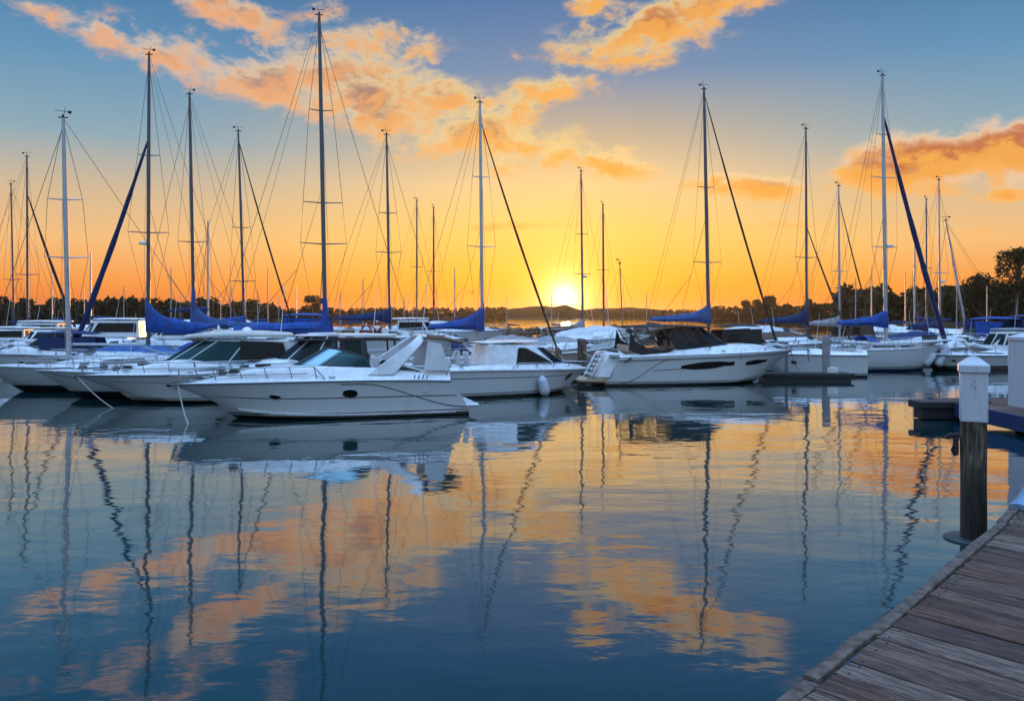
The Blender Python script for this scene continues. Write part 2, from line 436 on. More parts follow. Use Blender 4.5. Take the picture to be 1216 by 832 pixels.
def window_poly(mb, A, B_, C_, D, poly, off):
    """polygon in (u,v) mapped on the quad A(0,0) B(1,0) C(1,1) D(0,1), pushed outward by off"""
    A, B_, C_, D = map(Vector, (A, B_, C_, D))
    n = (B_ - A).cross(D - A).normalized()
    mid = (A + B_ + C_ + D) / 4
    if n.dot(Vector((mid.x * .15, mid.y, 0))) < 0 and abs(n.y) > .3: n = -n
    o = [lerp(lerp(A, B_, u), lerp(D, C_, u), v) for u, v in poly]
    k = len(o)
    mb.add([p + n * .001 for p in o] + [p + n * off for p in o], [tuple(range(k, 2 * k))] + [(i, (i + 1) % k, (i + 1) % k + k, i + k) for i in range(k)])

def cabin(root, ring_b, zb, ring_t, zt, m, wins=(), winmat='blackglass', camber=.06, name='cabin', frame=None):
    """superstructure: base ring and top ring of (x,y); zb/zt numbers or functions of x; wins = (segment, poly)"""
    fb = zb if callable(zb) else (lambda x: zb); ft = zt if callable(zt) else (lambda x: zt)
    b = [Vector((x, y, fb(x))) for x, y in ring_b]; t = [Vector((x, y, ft(x))) for x, y in ring_t]
    cx = sum(p.x for p in t) / len(t); rings = [b, t]
    for k, c in ((.9, .5), (.6, .85), (.25, 1)):
        rings.append([Vector((cx + (p.x - cx) * k, p.y * k, p.z + camber * c)) for p in t])
    mb = MB(); mb.loft(rings); o = obj(name, mb, m, root)
    for seg, poly in wins:
        i, j = seg, (seg + 1) % len(b)
        wm = MB(); window_poly(wm, b[i], b[j], t[j], t[i], poly, .014)
        wo_ = obj('window', wm, winmat, o, smooth=False)
        if frame:
            k = len(poly); fm = MB(); fm.tube(wm.v[k:2 * k], .012, 4, closed=True); obj('frame', fm, frame, wo_)
    return o
def roof_slab(name, root, x0, x1, wd, z, m, th=.09, camber=.10, nose=.35, bow=0.05, ex=3.2, wf=.8, slope=0):
    """rounded roof panel, cambered both ways"""
    rings = []; n = 14
    for sgn, dz_ in ((0, 0), (1, th)):
        pass
    cx = (x0 + x1) / 2; a = abs(x1 - x0) / 2; N = 36
    def pt(k, q, zz):
        th_ = 2 * math.pi * k / N; c, s_ = math.cos(th_), math.sin(th_)
        x = a * math.copysign(abs(c) ** (2 / ex), c) * q; y = wd / 2 * math.copysign(abs(s_) ** (2 / ex), s_) * q
        y *= lerp(1, wf, (x / a + 1) / 2)
        return Vector((cx + x, y, z + zz + camber * (1 - (2 * y / wd) ** 2) + bow * (1 - (x / a) ** 2) + slope * x / a))
    for q, zz in ((.02, 0), (.4, 0), (.8, 0), (.97, 0), (1, th * .35), (1, th * .65), (.97, th), (.8, th), (.4, th), (.02, th)):
        rings.append([pt(k, q, zz) for k in range(N)])
    mb = MB(); mb.loft(rings); return obj(name, mb, m, root)

def windscreen(h, root, xf, D, Wd, rk, ht, taper=1., topw=.86, mulls=(-.72, -.36, 0, .36, .72), glass='glass_teal', frame='black', n=28, drop=0., fr=.022, arch=2.2, name='windscreen'):
    z0 = h.deckz(xf, 0); base = []; top = []
    for i in range(n + 1):
        u = -1 + 2 * i / n; a = u * math.pi / 2
        y = Wd * math.copysign(abs(math.sin(a)) ** .8, u); x = xf - D * (1 - abs(math.cos(a)) ** .9) if abs(u) < 1 else xf - D
        zb = h.deckz(x, y) - .01
        base.append(Vector((x, y, zb)))
        zt = z0 + ht - drop * abs(u) ** 2; zt = lerp(zt, zb + .04, taper * abs(u) ** (arch * 2))
        xt = x - rk * (1 - .75 * abs(u) ** 2)
        top.append(Vector((xt, y * lerp(topw, 1, taper * abs(u) ** 4), max(zt, zb + .04))))
    g = MB(); g.loft([base, top], closed=False); go_ = obj(name, g, glass, root)
    f = MB(); f.tube(base, fr, 5); f.tube(top, fr * 1.1, 5)
    for u in mulls:
        i = int(round((u + 1) / 2 * n)); f.tube([base[i], top[i]], fr * .9, 5)
    obj('frame', f, frame, go_)
    return base, top

def arch(root, x0, x1, Wd, z0, z1, topw=.75, w0=.8, w1=.4, m='gel', th=.12, name='radar_arch'):
    """swept arch: legs at +-Wd joined over the top"""
    path = []
    for k in range(21):
        a = math.pi * k / 20; c = math.cos(a)
        y = Wd * math.copysign(abs(c) ** .38, c); s_ = math.sin(a) ** .42 if 0 < k < 20 else 0
        y *= lerp(1, topw, s_)
        path.append((lerp(x0, x1, s_), y, lerp(z0, z1, s_), lerp(w0, w1, s_)))
    rings = []
    for i, (x, y, z, ww) in enumerate(path):
        a = path[max(0, i - 1)]; b = path[min(20, i + 1)]
        t = Vector((0, b[1] - a[1], b[2] - a[2])).normalized(); nrm = Vector((0, -t.z, t.y))
        p = Vector((x, y, z)); e = Vector((1, 0, 0))
        rings.append([p + e * ww / 2 * .9 + nrm * th / 2, p + e * ww / 2, p + e * ww / 2 * .9 - nrm * th / 2, p - e * ww / 2 * .9 - nrm * th / 2, p - e * ww / 2, p - e * ww / 2 * .9 + nrm * th / 2])
    mb = MB(); mb.loft(rings); return obj(name, mb, m, root)

def cleat(root, x, y, z):
    mb = MB(); mb.tube([(x - .13, y, z + .08), (x, y, z + .06), (x + .13, y, z + .08)], .02, 6); mb.tube([(x - .05, y, z), (x - .05, y, z + .07)], .018, 5); mb.tube([(x + .05, y, z), (x + .05, y, z + .07)], .018, 5)
    obj('cleat', mb, 'steel', root)
def outboard(root, x, y, z, m='engine'):
    mb = MB()
    rings = []
    for zz, a, b in ((0, .16, .14), (.08, .26, .19), (.35, .27, .2), (.5, .22, .17), (.56, .1, .08)):
        rings.append([Vector((x + a * math.cos(t), y + b * math.sin(t), z + .25 + zz)) for t in [2 * math.pi * k / 12 for k in range(12)]])
    mb.loft(rings); o = obj('outboard_motor', mb, m, root)
    l = MB(); l.box((x - .02, y, z - .15), (.2, .12, .9), taper=1.1); l.box((x + .12, y, z), (.12, .25, .35)); obj('bracket', l, 'alu', o, smooth=False)
def boat(name, label, cat, px, d, rz, group):
    return thing(name, label, cat, at(px, d), rz, group)
GM = 'motor boats moored across the marina'; GS = 'sailing boats with tall masts in the marina'

# ------------------------------------------------------------------ water
m, nb, p = mat('calm_harbour_water'); nt = m.node_tree; nt.nodes.remove(p)
geo = nb.new('ShaderNodeNewGeometry')
mp = nb.new('ShaderNodeMapping'); mp.inputs['Scale'].default_value = (.55, 1.0, 1); nb.l.new(geo.outputs['Position'], mp.inputs[0])
WAVE = [(0.16, 2, .11), (0.55, 2, .032), (1.9, 2, .0085), (5.5, 2, .0022)]
hsum = None
for sc_, det, amp in WAVE:
    nz = nb.m('MULTIPLY', nb.noise(mp.outputs[0], sc_, det, .5, .4), amp)
    hsum = nz if hsum is None else nb.m('ADD', hsum, nz)
patch_ = nb.maprange(nb.noise(geo.outputs['Position'], .045, 2, .5), .35, .65, .55, 1.25)     # cat's-paws and slicks
bp = nb.new('ShaderNodeBump'); bp.inputs['Distance'].default_value = 1.0; bp.inputs['Strength'].default_value = .62
nb.l.new(nb.m('MULTIPLY', hsum, patch_), bp.inputs['Height'])
gl = nb.new('ShaderNodeBsdfGlossy'); gl.inputs['Roughness'].default_value = .035; gl.inputs[0].default_value = (1, 1, 1, 1)
df = nb.new('ShaderNodeBsdfDiffuse'); df.inputs[0].default_value = (.0002, .026, .031, 1)
fr = nb.new('ShaderNodeLayerWeight'); fr.inputs[0].default_value = .5
for nd in (gl, fr): nb.l.new(bp.outputs[0], nd.inputs['Normal'])
mx = nb.new('ShaderNodeMixShader')
nb.l.new(nb.m('ADD', nb.m('MULTIPLY', nb.m('POWER', fr.outputs['Facing'], 2.95), .97), .02), mx.inputs[0]); nb.l.new(df.outputs[0], mx.inputs[1]); nb.l.new(gl.outputs[0], mx.inputs[2])
nb.l.new(mx.outputs[0], nt.nodes['Material Output'].inputs[0])
wm = MB(); wm.add([(-2400, -300, 0), (2400, -300, 0), (2400, 2600, 0), (-2400, 2600, 0)], [(0, 1, 2, 3)])
struct('water', wm, m, smooth=False)

# ------------------------------------------------------------------ shores, hills and woods
M['earth'] = simple('dark_shore_earth', (.05, .04, .028), .95, var=.4, nscale=.1, spec=0)
M['hill'] = simple('wooded_hill', (.016, .018, .010), .95, var=.5, nscale=.05, spec=0)
M['foliage'] = simple('dark_foliage', (.030, .040, .014), .9, var=.6, nscale=.35, spec=.1)
M['foliage2'] = simple('olive_foliage', (.034, .042, .014), .9, var=.6, nscale=.8, spec=.1)
M['bark'] = simple('tree_bark', (.10, .075, .05), .9, var=.4, nscale=5, bump=.6)
M['rock'] = simple('breakwater_rock', (.13, .085, .055), .9, var=.5, nscale=.7, bump=.7)

def land(name, pts_front, depth_back, z, m='earth'):
    mb = MB(); n = len(pts_front)
    a = [Vector((x, y, -.6)) for x, y in pts_front]; b = [Vector((x * 1.004, y + 2.5, z)) for x, y in pts_front]; c = [Vector((x * 1.3, y + depth_back, z + 1.2)) for x, y in pts_front]
    mb.loft([a, b, c], closed=False); return struct(name, mb, m)
far = [(at(px, d).x, d) for px, d in ((-500, 330), (-200, 380), (0, 400), (150, 400), (300, 430), (420, 520), (520, 640), (600, 760), (700, 800), (800, 700), (860, 560), (930, 430), (980, 330), (1040, 285), (1120, 262), (1216, 250), (1400, 235), (1700, 220))]
land('far_shore', far, 500, 1.0)
# low hills beyond the sun
hm = MB(); rows = []
random.seed(3)
for j in range(8):
    r = []
    for i in range(90):
        px = 420 + i * 6; d = 840 + j * 60
        h = 5 + 5.5 * math.exp(-((px - 642) / 26) ** 2) + 5.5 * math.exp(-((px - 600) / 50) ** 2) + 6.5 * math.exp(-((px - 672) / 10) ** 2) + 7 * math.exp(-((px - 740) / 70) ** 2) + 1.5 * mnoise.noise(Vector((px * .03, j * .7, 0)))
        r.append(at(px, d, max(.2, h * math.sin(math.pi * (j + .6) / 8.2) + mnoise.noise(Vector((px * .2, j * 1.9, 3))) * .9)))
    rows.append(r)
rows.insert(0, [at(420 + i * 6, 835, -1) for i in range(90)])
hm.loft(rows, closed=False); struct('hills', hm, 'hill')

def leafblob(mb, c, rx, ry, rz_, n, size, rnd):
    """leaf-sized faces through the volume of one clump, denser near its skin"""
    for _ in range(n):
        while True:
            v = Vector((rnd.uniform(-1, 1), rnd.uniform(-1, 1), rnd.uniform(-1, 1)))
            if .1 < v.length < 1: break
        k = (.55 + .45 * rnd.random()) / v.length * (.8 + .35 * rnd.random())
        v = v * k
        pp = Vector(c) + Vector((v.x * rx, v.y * ry, v.z * rz_))
        a = Vector((rnd.gauss(0, 1), rnd.gauss(0, 1), rnd.gauss(0, .7))).normalized(); b = a.cross(Vector((rnd.gauss(0, 1), rnd.gauss(0, 1), rnd.gauss(0, 1)))).normalized()
        s_ = size * rnd.uniform(.5, 1.3)
        mb.add([pp - a * s_, pp + b * s_ * .6, pp + a * s_, pp - b * s_ * .6], [(0, 1, 2, 3)])
rnd = random.Random(11)
def wood(name, segs, label):
    mb = MB()
    for (px0, px1, d0, d1, h0, h1, step) in segs:
        px = px0
        while px < px1:
            u = (px - px0) / (px1 - px0); d = lerp(d0, d1, u) + rnd.uniform(3, 22)
            hh = lerp(h0, h1, u) * rnd.uniform(.78, 1.1) * (1 + .25 * mnoise.noise(Vector((px * .035, 2, d0))))
            c = at(px, d); rr = hh * rnd.uniform(.28, .42)
            for k in range(3):
                leafblob(mb, (c.x + rnd.uniform(-.5, .5) * rr, c.y + rnd.uniform(-.5, .5) * rr, 1 + hh * (.28 + .25 * k)), rr * (1.15 - .22 * k), rr, hh * .24, 60, hh * .11, rnd)
            leafblob(mb, (c.x, c.y, 1 + hh * .2), rr * 1.3, rr, hh * .22, 50, hh * .16, rnd)
            mb.tube([(c.x, c.y, .5), (c.x, c.y, hh * .6)], hh * .02, 4)
            px += step * rnd.uniform(.6, 1.3)
    o = obj(name, mb, 'foliage', smooth=False); o['kind'] = 'stuff'
    return tag(o, label, 'woodland')
wood('woodland', [(-420, 160, 345, 402, 10, 10.2, 5), (150, 330, 402, 440, 10.5, 10, 4.5), (120, 330, 430, 470, 9, 8, 6), (330, 420, 470, 540, 6.5, 6.5, 4.5), (415, 600, 540, 740, 7, 9, 4), (690, 860, 800, 600, 6, 7, 4.5), (845, 960, 560, 400, 8.5, 8, 4.5)],
     'long dark wood on the far shore behind the masts, left and middle')
wood('woodland', [(955, 1010, 350, 305, 7, 9.5, 6), (1000, 1216, 300, 262, 11.5, 12.5, 8), (1010, 1500, 320, 270, 13, 13, 9), (1216, 1700, 262, 225, 13, 15, 10)],
     'near dense dark wood on the right-hand shore behind the boats')

def tree(label, px, d, H, Wd, trunk=.35, lobes=9, n=260, size=.35, seed=1, fol='foliage2', base=1.0, flat=.75):
    r_ = random.Random(seed); t = thing('round_tree' if trunk < .3 else 'tall_tree', label, 'tree', at(px, d, base), 0)
    tb = MB(); lean = r_.uniform(-.04, .04) * H
    tb.tube([(0, 0, -.6), (lean * .3, 0, H * .3), (lean, 0, H * .75)], [H * .028, H * .02, H * .008], 8)
    cb = MB()
    for k in range(lobes):
        a = r_.uniform(0, 6.28); q = r_.uniform(.15, 1); z = lerp(H * trunk, H * .95, r_.random() ** .8)
        k2 = math.sqrt(max(.12, 1 - ((z / H - (trunk + 1) / 2) / ((1 - trunk) / 2 + .08)) ** 2))
        c = (lean + math.cos(a) * q * Wd * .36 * k2, math.sin(a) * q * Wd * .36 * k2, z)
        tb.tube([(lean * z / H, 0, z * .65), ((c[0]) * .6, c[1] * .6, z * .9), c], [H * .009, H * .006, H * .003], 5)
        rr = Wd * r_.uniform(.13, .22)
        leafblob(cb, c, rr, rr, rr * flat, n, size, r_)
    obj('trunk', tb, 'bark', t); obj('crown', cb, fol, t, smooth=False)
    return t
tree('tallest tree, open-crowned, at the right edge of the shore wood', 1207, 236, 22, 16, .42, 26, 210, .34, 5)
tree('dome-topped dark tree just left of the tallest one on the shore', 1166, 262, 15.5, 14, .25, 22, 220, .42, 8)
tree('round dark tree standing above the far wood behind the tallest mast', 372, 470, 13, 17, .2, 16, 200, .6, 9)
tree('left one of two round trees above the wood behind the big cruiser bow', 893, 470, 10.5, 15, .2, 16, 200, .55, 21)
tree('right one of two round trees above the wood behind the big cruiser bow', 912, 455, 12.0, 16, .2, 18, 200, .55, 22)
tree('small bushy tree beside the leaning mast at the near wood edge', 962, 330, 11, 10, .2, 10, 180, .4, 23)

# rock breakwater
rb = MB(); rr = random.Random(4)
for (pa, pb, d) in ((395, 470, 104), (470, 560, 112), (556, 720, 122), (700, 800, 128)):
    px = pa
    while px < pb:
        for row in range(3):
            s_ = rr.uniform(.5, 1.05); c = at(px + rr.uniform(-2, 2), d + row * 1.2 + rr.uniform(-.5, .5), .15 + row * .55 + rr.uniform(-.1, .2))
            vs = []; bm = bmesh.new(); bmesh.ops.create_icosphere(bm, subdivisions=1, radius=1)
            for v in bm.verts: vs.append(c + Vector((v.co.x * s_ * rr.uniform(.8, 1.3), v.co.y * s_ * rr.uniform(.7, 1.1), v.co.z * s_ * .7 * rr.uniform(.8, 1.2))))
            rb.add(vs, [tuple(v.index for v in f.verts) for f in bm.faces]); bm.free()
        px += rr.uniform(5, 8)
o = obj('breakwater', rb, 'rock', smooth=False); o['kind'] = 'stuff'; tag(o, 'low brown rock breakwater running behind the moored boats', 'breakwater')

# ------------------------------------------------------------------ near wooden dock
DZ0 = .72
def on_dock(px, y): return at(px, dep(y, DZ0), DZ0)
m, nb, p = mat('weathered_dock_boards')
t = nb.new('ShaderNodeTexCoord'); at_ = nb.new('ShaderNodeAttribute'); at_.attribute_name = 'board'
off = nb.new('ShaderNodeVectorMath', operation='MULTIPLY_ADD'); nb.l.new(t.outputs['Object'], off.inputs[0]); off.inputs[1].default_value = (1, 1, 1)
sc3 = nb.new('ShaderNodeVectorMath', operation='SCALE'); nb.l.new(at_.outputs['Color'], sc3.inputs[0]); sc3.inputs['Scale'].default_value = 37; nb.l.new(sc3.outputs[0], off.inputs[2])
mp = nb.new('ShaderNodeMapping'); mp.inputs['Scale'].default_value = (1.1, 16, 16); nb.l.new(off.outputs[0], mp.inputs[0])
grain = nb.noise(mp.outputs[0], 2.2, 8, .68, 1.2)
mp2 = nb.new('ShaderNodeMapping'); mp2.inputs['Scale'].default_value = (.7, 3.5, 3.5); nb.l.new(off.outputs[0], mp2.inputs[0])
blot = nb.noise(mp2.outputs[0], 1.6, 5, .6, .6)
sp = nb.new('ShaderNodeSeparateColor'); nb.l.new(at_.outputs['Color'], sp.inputs[0])
c1 = nb.ramp(sp.outputs[0], [(0, (.060, .024, .014)), (.3, (.16, .070, .040)), (.5, (.08, .044, .036)), (.75, (.18, .10, .068)), (1, (.25, .165, .13))])
c2 = nb.mix(nb.maprange(blot, .46, .72, 0, .6), c1, (.23, .145, .12, 1))
c3 = nb.mix(nb.maprange(grain, .40, .60, .85, 0), c2, (.022, .014, .013, 1))
c3 = nb.mix(nb.maprange(grain, .60, .72, 0, .6), c3, (.34, .25, .21, 1))
kn = nb.new('ShaderNodeTexVoronoi'); mk = nb.new('ShaderNodeMapping'); mk.inputs['Scale'].default_value = (.9, 4.5, 4.5); nb.l.new(off.outputs[0], mk.inputs[0]); nb.l.new(mk.outputs[0], kn.inputs[0]); kn.inputs['Scale'].default_value = 1.2
c3 = nb.mix(nb.maprange(kn.outputs['Distance'], .10, .03, 0, .8), c3, (.035, .02, .018, 1))
nb.l.new(c3, p.inputs['Base Color'])
nb.put(p.inputs['Roughness'], nb.maprange(blot, .3, .7, .5, .8)); p.inputs['Specular IOR Level'].default_value = .3
b = nb.new('ShaderNodeBump'); b.inputs['Strength'].default_value = .7; b.inputs['Distance'].default_value = .012; nb.l.new(grain, b.inputs['Height']); nb.l.new(b.outputs[0], p.inputs['Normal'])
M['boards'] = m
M['edge'] = simple('sun_bleached_edge_board', (.12, .085, .068), .75, var=.6, nscale=9, bump=.9)
M['pile'] = None

def board_attr(o, vals):
    ca = o.data.color_attributes.new('board', 'FLOAT_COLOR', 'POINT')
    for i, v in enumerate(vals): ca.data[i].color = (*v, 1)
E = [on_dock(925, 850), on_dock(1040, 757), on_dock(1146, 668), on_dock(1226, 594)]
e0, e1 = E[0], E[3]; ed = (e1 - e0).normalized(); ang = math.atan2(ed.y, ed.x)
dock = thing('wooden_dock', 'weathered plank dock with a pale warped edge board in the near corner', 'dock', (e0.x, e0.y, DZ0), ang - R(90) - R(6))
inv = Matrix.Rotation(-(ang - R(90) - R(6)), 3, 'Z')
# local: +y along the edge away from the camera, +x inland (boards run along x)
def loc(v): return inv @ (Vector((v.x, v.y, 0)) - Vector((e0.x, e0.y, 0)))
LE = [loc(v) for v in E]
LE = [LE[0] - (LE[1] - LE[0]) * 1.0] + LE + [LE[3] + (LE[3] - LE[2]) * 2.5]
def edge_x(y):
    for a, b_ in zip(LE, LE[1:]):
        if a.y <= y <= b_.y: return lerp(a.x, b_.x, (y - a.y) / (b_.y - a.y))
    return LE[-1].x
nail_spots = []; db = MB(); vals = []; y = LE[0].y + .05; rd = random.Random(2)
while y < LE[-1].y - .3:
    wd = rd.choice((.32, .36, .40, .30, .38, .44)); cuts = [edge_x(y + wd / 2) + rd.uniform(.0, .02)]
    x = cuts[0]
    while x < 9: x += rd.uniform(2.2, 4.2); cuts.append(min(x, 9))
    for xa, xb in zip(cuts, cuts[1:]):
        if xb - xa < .3: continue
        for nx in (xa + .10, xb - .08):
            for ny in (.07, wd - .07): nail_spots.append((nx + rd.uniform(-.01, .01), y + ny + rd.uniform(-.01, .01), .002))
        n = 10; dz = rd.uniform(-.006, .006); bw = rd.uniform(-.008, .008); tl = rd.uniform(-.008, .008); rings = []
        for i in range(n + 1):
            u = i / n; xx = lerp(xa + .004, xb - .004, u); zz = dz + bw * math.sin(math.pi * u) * 1.4; j = rd.uniform(-.003, .003)
            ya, yb = y + .013 + j, y + wd - .013 + j; e_ = .010
            rings.append([(xx, ya, zz - .045), (xx, yb, zz - .045), (xx, yb, zz - e_ + tl), (xx, yb - e_, zz + tl), (xx, ya + e_, zz), (xx, ya, zz - e_)])
        n0 = len(db.v); db.loft(rings); col = (rd.random(), rd.random(), rd.random()); vals += [col] * (len(db.v) - n0)
    y += wd + rd.uniform(0, .004)
o = obj('deck_boards', db, 'boards', dock); board_attr(o, vals)
ye = [LE[0].y, lerp(LE[1].y, LE[2].y, .35), LE[1].y * .0 + LE[2].y + .05, LE[3].y * .45 + LE[4].y * .55, LE[4].y + .3, LE[5].y]
for k in range(5):
    ya, yb = ye[k] + .012, ye[k + 1] - .012; eb = MB(); rings = []; n = 16; sh = (.0, .035, .02, .03, .01)[k]
    for i in range(n + 1):
        u = i / n; yy = lerp(ya, yb, u); c = Vector((edge_x(yy) + .02 - sh + .012 * math.sin(u * 6 + k), yy, .018 + (0, .014, .004, .012, 0)[k] + .008 * math.sin(u * 5 + k * 2)))
        w1 = .125 + .010 * math.sin(u * 9 + k); X = Vector((-1, 0, 0)); Z = Vector((0, 0, 1))
        rings.append([c - Z * .055, c + X * w1 - Z * .06, c + X * (w1 + .004) - Z * .006, c + X * (w1 - .008) + Z * .004, c + X * .008 + Z * .004, c - Z * .004])
    eb.loft(rings); obj('edge_board', eb, 'edge', dock)
nm = MB(); y = LE[0].y + .3
for bx in nail_spots: nm.lathe([(.011, 0), (.011, .004), (.004, .006)], 6, bx)
o = obj('nail_heads', nm, 'black', dock, smooth=False); o['kind'] = 'stuff'
fb = MB(); d_ = (LE[5] - LE[0]).normalized(); fb.box(((LE[0].x + LE[5].x) / 2 + .25, (LE[0].y + LE[5].y) / 2, -.18), (.08, (LE[5] - LE[0]).length, .22), rz=math.atan2(d_.y, d_.x) - R(90)); obj('fascia_beam', fb, 'teak', dock)
for y in (1, 4.5, 8, 11.5):
    pl = MB(); pl.tube([(edge_x(y) + .6, y, -.06), (edge_x(y) + .6, y, -1.6)], .14, 10); obj('support_pile', pl, 'teak', dock)
# pale blue rubber corner guard standing on the far edge
cg = on_dock(1212, 606); gm = MB(); rings = []
for i in range(9):
    u = i / 8; z = .02 + .5 * u ** 1.6; x = .55 * u; w_ = lerp(.30, .10, u); h_ = lerp(.07, .05, u)
    rings.append([(x, -w_ / 2, z), (x + .05, w_ / 2, z - .02), (x + .05, w_ / 2, z + h_ - .02), (x, 0, z + h_ + .02), (x, -w_ / 2, z + h_)])
gm.loft(rings); o = obj('corner_guard', gm, simple('pale_blue_rubber', (.20, .30, .46), .5, var=.15), smooth=True); o.location = cg + Vector((-.05, 0, 0)); o.rotation_euler = (0, 0, R(35)); tag(o, 'pale blue curved corner guard rising from the dock edge at the right', 'dock guard')

# ------------------------------------------------------------------ pilings
m, nb, p = mat('old_piling_wood')
t = nb.new('ShaderNodeTexCoord'); mp = nb.new('ShaderNodeMapping'); mp.inputs['Scale'].default_value = (9, 9, .8); nb.l.new(t.outputs['Object'], mp.inputs[0])
g = nb.noise(mp.outputs[0], 1.6, 9, .7, .8)
sz = nb.new('ShaderNodeSeparateXYZ'); nb.l.new(t.outputs['Object'], sz.inputs[0])
wet = nb.maprange(nb.m('ADD', sz.outputs[2], nb.m('MULTIPLY', nb.noise(t.outputs['Object'], 3.5, 5), .9)), 1.95, 1.3, 0, 1)
c = nb.ramp(g, [(.36, (.012, .009, .007)), (.47, (.10, .07, .05)), (.58, (.26, .20, .145)), (.72, (.40, .33, .26))])
c = nb.mix(wet, c, nb.mix(.88, c, (.008, .011, .007, 1)))
nb.l.new(c, p.inputs['Base Color']); nb.put(p.inputs['Roughness'], nb.maprange(wet, 0, 1, .85, .45, 'LINEAR'))
b = nb.new('ShaderNodeBump'); b.inputs['Strength'].default_value = 1; b.inputs['Distance'].default_value = .09; nb.l.new(g, b.inputs['Height']); nb.l.new(b.outputs[0], p.inputs['Normal'])
M['pile'] = m
m, nb, p = mat('weathered_white_sleeve')
t = nb.new('ShaderNodeTexCoord'); mp = nb.new('ShaderNodeMapping'); mp.inputs['Scale'].default_value = (9, 9, .9); nb.l.new(t.outputs['Object'], mp.inputs[0])
g1 = nb.maprange(nb.noise(mp.outputs[0], 1.3, 7, .7), .50, .74, 0, .55); g2 = nb.maprange(nb.noise(t.outputs['Object'], 7, 8, .7), .56, .70, 0, .6)
c = nb.mix(g1, (.58, .60, .66, 1), (.26, .25, .23, 1)); c = nb.mix(g2, c, (.36, .34, .29, 1)); nb.l.new(c, p.inputs['Base Color']); p.inputs['Roughness'].default_value = .55
M['capwrap'] = m
def piling(label, px, d, top, r, cap=True, wrap=.0, z0=-.8, group=None, seed=0, mt='pile', rz=0):
    t = thing('mooring_piling', label, 'piling', at(px, d, 0), rz, group); mb = MB(); rings = []
    zt = top - (.28 if cap else 0)
    for i in range(16):
        z = lerp(z0, zt, i / 15); rings.append([(r * (1 + .035 * mnoise.noise(Vector((math.cos(a) * 2, math.sin(a) * 2, z * 1.5 + seed)))) * math.cos(a), r * (1 + .035 * mnoise.noise(Vector((math.cos(a) * 2 + 9, math.sin(a) * 2, z * 1.5 + seed)))) * math.sin(a), z) for a in [2 * math.pi * k / 20 for k in range(20)]])
    mb.loft(rings); obj('post', mb, mt, t)
    if wrap:
        wb = MB(); a = r + .005; sq = [(-a, -a), (a, -a), (a, a), (-a, a)]
        wb.prism(sq, zt - wrap, zt); obj('sleeve', wb, 'capwrap', t, bevel=.025)
        cb = MB(); b1 = a + .025
        cb.loft([[(x * b1 / a, y * b1 / a, zt - .03) for x, y in sq], [(x * b1 / a, y * b1 / a, zt + .10) for x, y in sq], [(x * .40, y * .40, zt + .22) for x, y in sq], [(x * .1, y * .1, zt + .25) for x, y in sq]])
        obj('cap', cb, 'capwrap', t, bevel=.02)
        for x, z in ((-.03, zt - .22), (.01, zt - .27), (.0, zt - .17)):
            sm = MB(); sm.box((x, -a - .002, z), (.018, .006, .018)); obj('screw', sm, 'black', t, smooth=False)
    elif cap:
        cb = MB(); cb.lathe([(r * 1.12, zt - .1), (r * 1.12, zt), (.02, zt + .28)], 16); obj('cap', cb, 'whitec' if seed % 2 else 'greyc', t)
    return t
PD = dep(640)
pil = piling('thick weathered timber piling with a white square cap beside the dock', 1156, PD, CAMH - 47 * PD / FPX, .20, wrap=.86, rz=R(-27))
hk = MB(); hk.tube([(-.24, -.05, 1.73), (-.34, -.06, 1.75), (-.42, -.06, 1.70), (-.36, -.06, 1.66)], [.04, .045, .03, .01], 8); hk.box((-.25, -.05, 1.6), (.06, .12, .36)); hk.tube([(-.28, -.06, 1.56 + .12), (-.31, -.06, 1.50), (-.27, -.06, 1.40)], [.03, .035, .03], 8); obj('mooring_hook', hk, 'black', pil)
# thin flat dark green disc round the piling at the waterline
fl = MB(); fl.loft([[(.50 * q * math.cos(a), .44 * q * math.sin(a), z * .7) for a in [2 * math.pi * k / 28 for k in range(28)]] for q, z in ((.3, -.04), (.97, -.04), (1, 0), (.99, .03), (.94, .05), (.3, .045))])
o = obj('waterline_disc', fl, simple('dark_green_disc', (.025, .04, .038), .5), smooth=True); o.location = at(1158, PD); tag(o, 'dark green flat disc lying on the water round the capped piling', 'float')
piling('brown timber piling nearest the big cruiser stern, bare top', 691, 46.3, 2.35, .26, cap=False, group='bare pilings by the grey wooden boat', seed=3)
piling('dark brown short piling left of the bare tall one, by the grey boat', 663, 46.8, 1.75, .2, cap=False, group='bare pilings by the grey wooden boat', seed=5, mt='teak')
piling('slim grey piling with black top in front of the small white sailboat', 981, 46.4, 2.55, .22, cap=False, seed=7, mt='greyc')
piling('narrow dark post by the pale mid-distance boats at the right', 934, 47.0, 1.9, .1, cap=False, seed=9, mt='motor')

# ------------------------------------------------------------------ finger dock at the right
def plank_dock(name, label, x0, x1, y0, y1, z, cat='dock', fascia='navy', th=.45, bd=.2, rz=0.):
    t = thing(name, label, cat, (x0, y0, 0), rz); mb = MB(); vals = []; r_ = random.Random(int(x0 * 7)); y = 0
    while y < (y1 - y0) - .05:
        n0 = len(mb.v); mb.box(((x1 - x0) / 2 + r_.uniform(-.02, .02), y + bd / 2, z - .03), (x1 - x0, bd - .012, .06)); col = (r_.random(), r_.random(), r_.random()); vals += [col] * (len(mb.v) - n0); y += bd
    o = obj('deck_boards', mb, 'boards', t, smooth=False); board_attr(o, vals)
    fb_ = MB(); fb_.box(((x1 - x0) / 2, -.05, z - th / 2 + .01), (x1 - x0 + .1, .1, th)); fb_.box((-.05, (y1 - y0) / 2, z - th / 2 + .01), (.1, y1 - y0, th)); obj('fascia', fb_, fascia, t, smooth=False, bevel=.02)
    return t
